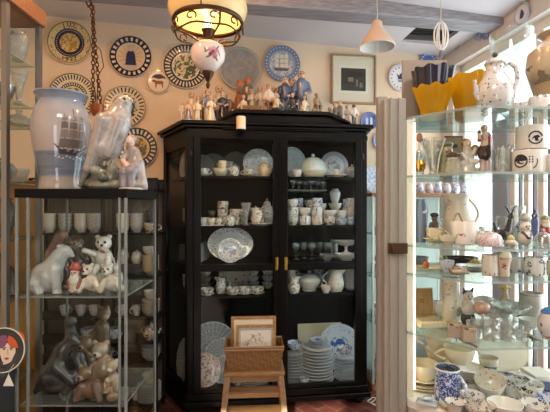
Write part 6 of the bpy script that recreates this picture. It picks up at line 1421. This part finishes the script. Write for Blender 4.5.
o = rthing(MB().lathe([(0,0),(7*k_,0),(8*k_,3*k_),(11.5*k_,14*k_),(11*k_,24*k_),(10.2*k_,29*k_),(9.6*k_,29*k_),(10*k_,24*k_),(0,5*k_)], 36).lathe([(10.4*k_,27*k_),(10.5*k_,27.2*k_),(10.2*k_,28.8*k_),(10.1*k_,28.6*k_)], 36, 1).build('rimmed_pot', [porc('#bfb9b0'), BK]),'C',531,1.55,'grey-white round pot with black rim, right on the crystal shelf','pot')
cput2(m_bowl,(WHITE,.036,.034),'C',530,1.45,'white bowl before the black-rimmed pot','bowl')
anim2('small_bird_figurine','C',534,343,1.31,[('c',(531,338),(537,340.5),2.4,1.6,'#4a5044'),('e',(529,335.6),(1.9,1.7,1.7),'#8d8a3c'),('c',(537,340.5),(541,342),1.3,.5,'#39404a'),('c',(532,340),(532,342.5),.6,.5,'#33302a')],'tiny dark bird figurine with yellow head at shelf front',kk=.5,res=36)
rbj = porc('#d9cfd0', (('#9c3840', 40, .22), ('#6b7ba6', 30, .2)))
o = put(m_jar,(rbj,.04,.11,'ginger_jar'),rp('C',552,1.34),'red-patterned lidded jar with blue top at right edge','jar')
o.children[0].data.materials[0] = flat('#4f76b8',.2,0,.4)
for i,(u,Y) in enumerate(((454.5,1.36),(468.5,1.315))):
    p = rp('C',u,Y); q = 6.3*Y/F
    t = tag(MB().box(-q,q,-q*.7,q*.7,0,14*Y/F).build('napkin_holder', porc('#a59683', (('#3a3034', 34, .24),)), None, p, (0,0,-.3+.2*i), bevel=.002), ['brown-grey square box with dark rose motif, left of the pair','brown-grey square box with dark rose motif, right of the pair'][i], 'box', 'square rose boxes')
    MB().box(-q*.9,q*.9,-q*.6,q*.6,14*Y/F,14*Y/F+.004).build('lid', flat('#a89a70',.3,.6), t)
# bottom shelf
LC = porc('#e9dfc4')
def big(u, Y, dz, lab, rz, s=1.0): return cput2(m_cup,(LC,.054,.058),'D',u,Y,lab,'teacup',rz,s,None,None,dz)
cput2(m_plate,(plate_mat('lc','#e9dfc6',[(.95,1.1,'#cdbd94')]),),'D',424,1.53,'large cream plate at left under the stacked cream cups','plate',0,.085)
cput2(m_plate,(plate_mat('lc','#e9dfc6',[(.95,1.1,'#cdbd94')]),),'D',424,1.53,'second cream plate resting on the large left one','plate',1,.076,None,None,.0072)
cput2(m_saucer,(LC,.07),'D',424,1.53,'cream saucer on top of the left cream plates','saucer',0,1,None,None,.0145)
big(424,1.53,.021,'big cream cup with handle at right, on the left plates',-.15)
for i in range(2): cput2(m_bowl,(LC,.05,.05),'D',411+27*i,1.625,['cream bowl at the back left corner of bottom shelf','cream bowl behind the leaning cream cup'][i],'bowl')
cput2(m_bowl,(LC,.05,.045),'D',438,1.625,'upper cream bowl stacked at back beside leaning cup','bowl',0,1,None,None,.051)
o = big(438,1.625,.098,'cream cup perched on the stacked bowls with handle at left',2.9); 
zz_ = .0
for j in range(9): cput2(m_plate,(plate_mat('sm','#e3dccb',[(.94,1.1,'#cfc3a4'),(.7,.9,'#b5ad92',0,0,8,.26)]),),'D',466,1.52,'%s cream plate up in the pile under the right cream cup'%ORD[j],'plate',j,.062,'cream plates under the right cup',None,.0078*j)
big(459,1.53,.078,'big cream cup on the plate pile with handle at left',PI-.1)
k_ = 1.40/F
WM = porc('#dfe4ec'); blue = WILLOW
o = rthing(MB().lathe([(0,.004),(11*k_,.004),(11.4*k_,0),(12*k_,.002),(12*k_,33*k_),(11.6*k_,33.5*k_),(11*k_,33*k_),(11*k_,.01),(0,.01)], 40).build('willow_mug', blue),'D',447.5,1.40,'blue and white willow pattern mug at front of bottom shelf','mug',-.95)
MB().lathe([(11.0*k_,.012),(11.0*k_,32.8*k_),(11.7*k_,33.7*k_),(12.1*k_,33.0*k_),(12.05*k_,32*k_),(10.9*k_,31*k_)], 40).build('lining', WM, o)
MB().tube(handle_pts(12*k_,6*k_,29*k_,9*k_), 1.9*k_, 8, flat=.8).build('handle', porc('#cdd5e6', (('#33457d', 70, .26),)), o)
put(m_square_dish,(porc('#b9c6c9'),.05),rp('D',427,1.345+.03),'small rectangular grey-blue tray at the front left of bottom shelf','tray',None,(0,0,-.5),.72)
anim2('ceramic_lid','D',428,0,1.39,[('e',(428,-4),(6,3,2),'#c9d2d2'),('c',(424,-4.5),(431,-6),1.6,1.2,'#8d99a0')],'little grey-white ceramic piece lying in the tray','ornament',kk=.6,res=28)
tq = NM('turquoise_dip'); tz = tq.xyz()[2]; tq.base(tq.mix(tq.m('LESS_THAN', tz, .034), '#ddd5c2', '#3f8da3'), .25, 0, .4)
o = rthing(m_bowl(tq.mat,.034,.06,'dipped_bowl'),'D',488.5,1.54,'cream bowl with turquoise lower half','bowl',0,.035)
for ob in (put(m_bowl,(GREYPALE,.04,.033),rp('D',488.5,1.54),'grey bowl under the turquoise dipped bowl','bowl'),): pass
p = rp('D',502,1.655)
ow = put(m_plate,(plate_mat('big','#e4dcc8',[(.94,1.1,'#cfc6ae')]),'platter'),p+Vector((0,0,.075)),'very large cream oval platter standing at back right of bottom shelf','platter',None,(math.radians(72),0,0),(.10,.078,.07))
cput2(m_cup,(BLUEF2,.036,.055,0,'flare'),'D',472,1.33,'white flower-sprigged cup in the foreground, front left of bowls','cup')
cput2(m_bowl,(porc('#dcd6cb',(('#9a9484',60,.18),)),.048,.06),'D',491,1.40,'cream sprigged tall bowl in the middle of the foreground','bowl',0,1,None,(.35,-.25,0),.026)
cput2(m_cup,(BLUEF2,.036,.06,0,'flare'),'D',512,1.42,'patterned cup right of the sprigged tall bowl','cup')
cput2(m_bowl,(WHITE,.05,.05),'D',505,1.28,'plain white bowl in foreground cropped by the lower edge','bowl')
cput2(m_bowl,(BLACKF,.046,.05),'D',480,1.275,'flowered bowl in foreground left of plain white bowl, cropped','bowl')
cput2(m_cup,(BLACKF,.034,.05,0,'flare'),'D',527,1.37,'grey flowered beaker right of the foreground bowls','beaker')
cput2(m_bowl,(BLUED,.04,.045),'D',547,1.33,'blue and white bowl right of the flowered beaker','bowl')
cput2(m_bowl,(BLUEF2,.042,.05),'D',536,1.275,'patterned bowl cropped at the lower right corner','bowl')
cput2(m_saucer,(GOLDB,.04),'D',452,1.345-.0,'greenish cream saucer before the willow mug','saucer')
# folded linens and small books at the back right
for i,(u,Y,w,d,h,col,lab) in enumerate(((520,1.52,.045,.06,.03,'#c9bfbe','folded pale pink patterned linen on the bottom shelf'),(538,1.56,.04,.05,.035,'#d6d1c8','folded white linen beside the pink one'),(545,1.46,.03,.04,.025,'#2f3a5c','dark navy small book right of the linens'))):
    mt = porc(col, (('#9a8a92', 60, .26),)) if i == 0 else flat(col,.7)
    o = MB().box(-w,w,-d,d,0,h*.45).box(-w*.97,w*.97,-d*.97,d*.97,h*.5,h).box(-w*.96,w*.96,-d*.95,d,h*.4,h*.55).build(['folded_linen','folded_linen','small_book'][i], mt, None, rp('D',u,Y), (0,0,.2-.2*i), bevel=.005)
    tag(o, lab, ['linen','linen','book'][i])
for i,(u,Y) in enumerate(((484,1.45),(470,1.44),(520,1.46))):
    cput2(m_cup,(BLACKF if i%2 else BLUEF2,.033,.05,1),'D',u,Y,'small patterned cup, %s from left behind the foreground bowls'%ORD[[1,0,2,3][i]],'teacup',i)

for i,(u,h,r_) in enumerate(((503,.09,.026),(530,.08,.026),(546,.07,.03))):
    cput2(m_tumbler,(None,r_,h),'A',u,1.64,'clear cut glass tumbler, %s from left at back of upper middle shelf'%ORD[i],'glass',0,1,'tumblers at back of upper middle shelf')
for i,u in enumerate((412,422,432)): cput2(m_cup,(BLUED,.034,.05,1),'C',u,1.645,'blue and white cup, %s of the trio behind the wooden box'%ORD[i],'teacup',2.2,1,'cups behind the wooden box')
cput2(m_goblet,(None,.03,.085),'A',446,1.66,'stemmed glass between dark figurine and cream pitcher','glass')
cput2(m_bowl,(CRYSTAL,.035,.03,'glass_bowl'),'B',484,1.55,'little cut glass dish behind the sprigged mug','bowl')
anim2('dog_figurine','2',476,172,1.60,[('c',(472,165),(479,165),4,4,'#c9c2b8'),('e',(470,158),(3.4,3,3.2),'#c9c2b8'),('c',(468,159),(465.5,160),1.8,1.2,'#b8aea2'),('c',(472,167),(472,171.5),1.6,1.3,'#bdb5aa'),('c',(479,167),(479,171.5),1.6,1.3,'#bdb5aa'),('c',(482,163),(485,158),1.2,.7,'#bdb5aa')],'small pale dog figurine between lady and red coat man',kk=.8,res=44)
cput2(m_cup,(BLUEF2,.03,.045,0,'flare'),'D',455,1.30,'small sprigged beaker at the lower edge, left of the foreground bowls','beaker')
cput2(m_bowl,(GREYF,.036,.045),'D',506,1.50,'grey flowered bowl behind the patterned flared cup','bowl')
cput2(m_bowl,(WHITE,.034,.04),'D',533,1.44,'plain white bowl between linens and blue-white bowl','bowl')
cput2(m_tumbler,(None,.022,.05),'D',455,1.62,'small cut glass tumbler behind the willow mug','glass')
cput2(m_bowl,(IVORY,.034,.03),'A',449,1.43,'small ivory dish between gold cup and china basket','bowl')
cput2(m_jar,(PINKF,.022,.05,'trinket_jar'),'A',480,1.41,'tiny pink-flowered lidded jar beside the china basket','jar')
cput2(m_vase,(BLUED,.018,.07,'ovoid','vase'),'A',520,1.50,'small blue-white vase behind the snowman','vase')
cput2(m_cup,(BLUED,.024,.04,1),'B',447,1.44,'small blue-white cup in front of the yellow china flower','teacup',.6)
cput2(m_cup,(GREYF,.026,.055,1,'mug'),'B',512,1.55,'grey flowered mug behind the egg cup','mug',.3)
cput2(m_goblet,(None,.028,.085),'B',547,1.50,'stemmed glass behind the speckled mug','glass')
cput2(m_jar,(WHITE,.026,.06,'lidded_pot'),'C',440,1.62,'white lidded pot behind the tall cream relief vase','pot')
cput2(m_cup,(BLUED,.026,.05,1,'mug'),'C',518,1.62,'blue-white mug at back beside the black-rimmed pot','mug',.3)
cput2(m_bowl,(CRYSTAL,.03,.04,'glass_bowl'),'C',521,1.33,'small cut glass bowl near the tiny dark bird','bowl')
cput2(m_vase,(CRYSTAL,.02,.09,'bottle','glass_decanter'),'2',458,1.56,'small glass decanter behind the robed lady','decanter') if False else None
# ------------------------------------------------------------------ light, camera, world
LS = NM('light_strip'); LS.base('#ffffff'); LS.b.inputs['Emission Color'].default_value = lin('#fff0cc'); LS.b.inputs['Emission Strength'].default_value = 1.8
MB().box(X(414,1.46),X(414,1.46)+.006,1.462,1.470,.86,1.79).build('light_strip', LS.mat, rc)
def area(name, loc, rot, sx, sy, col, power):
    L = bpy.data.lights.new(name, 'AREA'); L.shape = 'RECTANGLE'; L.size = sx; L.size_y = sy; L.color = lin(col)[:3]; L.energy = power
    o = bpy.data.objects.new(name, L); COL.objects.link(o); o.location = loc; o.rotation_euler = rot; return o
w = bpy.data.worlds.new('World'); SC.world = w; w.use_nodes = True
bg = w.node_tree.nodes['Background']; bg.inputs[0].default_value = lin('#f1f4f8'); bg.inputs[1].default_value = WORLD
# portals guide the daylight through the two openings
o = area('portal_window', L2W(AR+.31, (WB0+WB1)/2, (WZ0+WZ1)/2), (PI/2, 0, PHI+PI/2), WB1-WB0, WZ1-WZ0, '#ffffff', 1); o.data.cycles.is_portal = True
o = area('portal_front', L2W(-.735, BF-.13, 1.55), (PI/2, 0, PHI), .92, 1.9, '#ffffff', 1); o.data.cycles.is_portal = True
o.rotation_euler = (-PI/2, 0, PHI)
area('added_fill_light', L2W(.1, -3.0, ZC-.06), (0,0,PHI), .9, .5, '#fff0dc', CEIL)  # two unseen area lights added overhead as fill for the interior
area('added_fill_light', L2W(1.5, -2.4, ZC-.06), (0,0,PHI), .9, .5, '#fff4e6', CEIL*.8)
S_ = bpy.data.lights.new('sun', 'SUN'); S_.energy = SUNE; S_.angle = .012; S_.color = lin('#fff1dc')[:3]
so = bpy.data.objects.new('sun', S_); COL.objects.link(so)
so.rotation_euler = Vector((.125, 1.0, -.437)).to_track_quat('-Z', 'Y').to_euler()
cam = bpy.data.cameras.new('camera'); cam.sensor_width = 36; cam.lens = F/550*36; cam.clip_start = .05
co = bpy.data.objects.new('camera', cam); COL.objects.link(co); co.location = (0, 0, EYE); co.rotation_euler = (PI/2, 0, 0)
SC.camera = co
vs = SC.view_settings; vs.view_transform = 'Standard'; vs.look = 'None'; vs.gamma = 1; vs.exposure = EXPO; vs.use_curve_mapping = False
SC.cycles.transparent_max_bounces = 48; SC.cycles.max_bounces = 10; SC.cycles.diffuse_bounces = 5; SC.cycles.glossy_bounces = 4; SC.cycles.use_denoising = True
SC.cycles.caustics_reflective = False; SC.cycles.caustics_refractive = False; SC.cycles.sample_clamp_indirect = 4
bpy.context.view_layer.update()
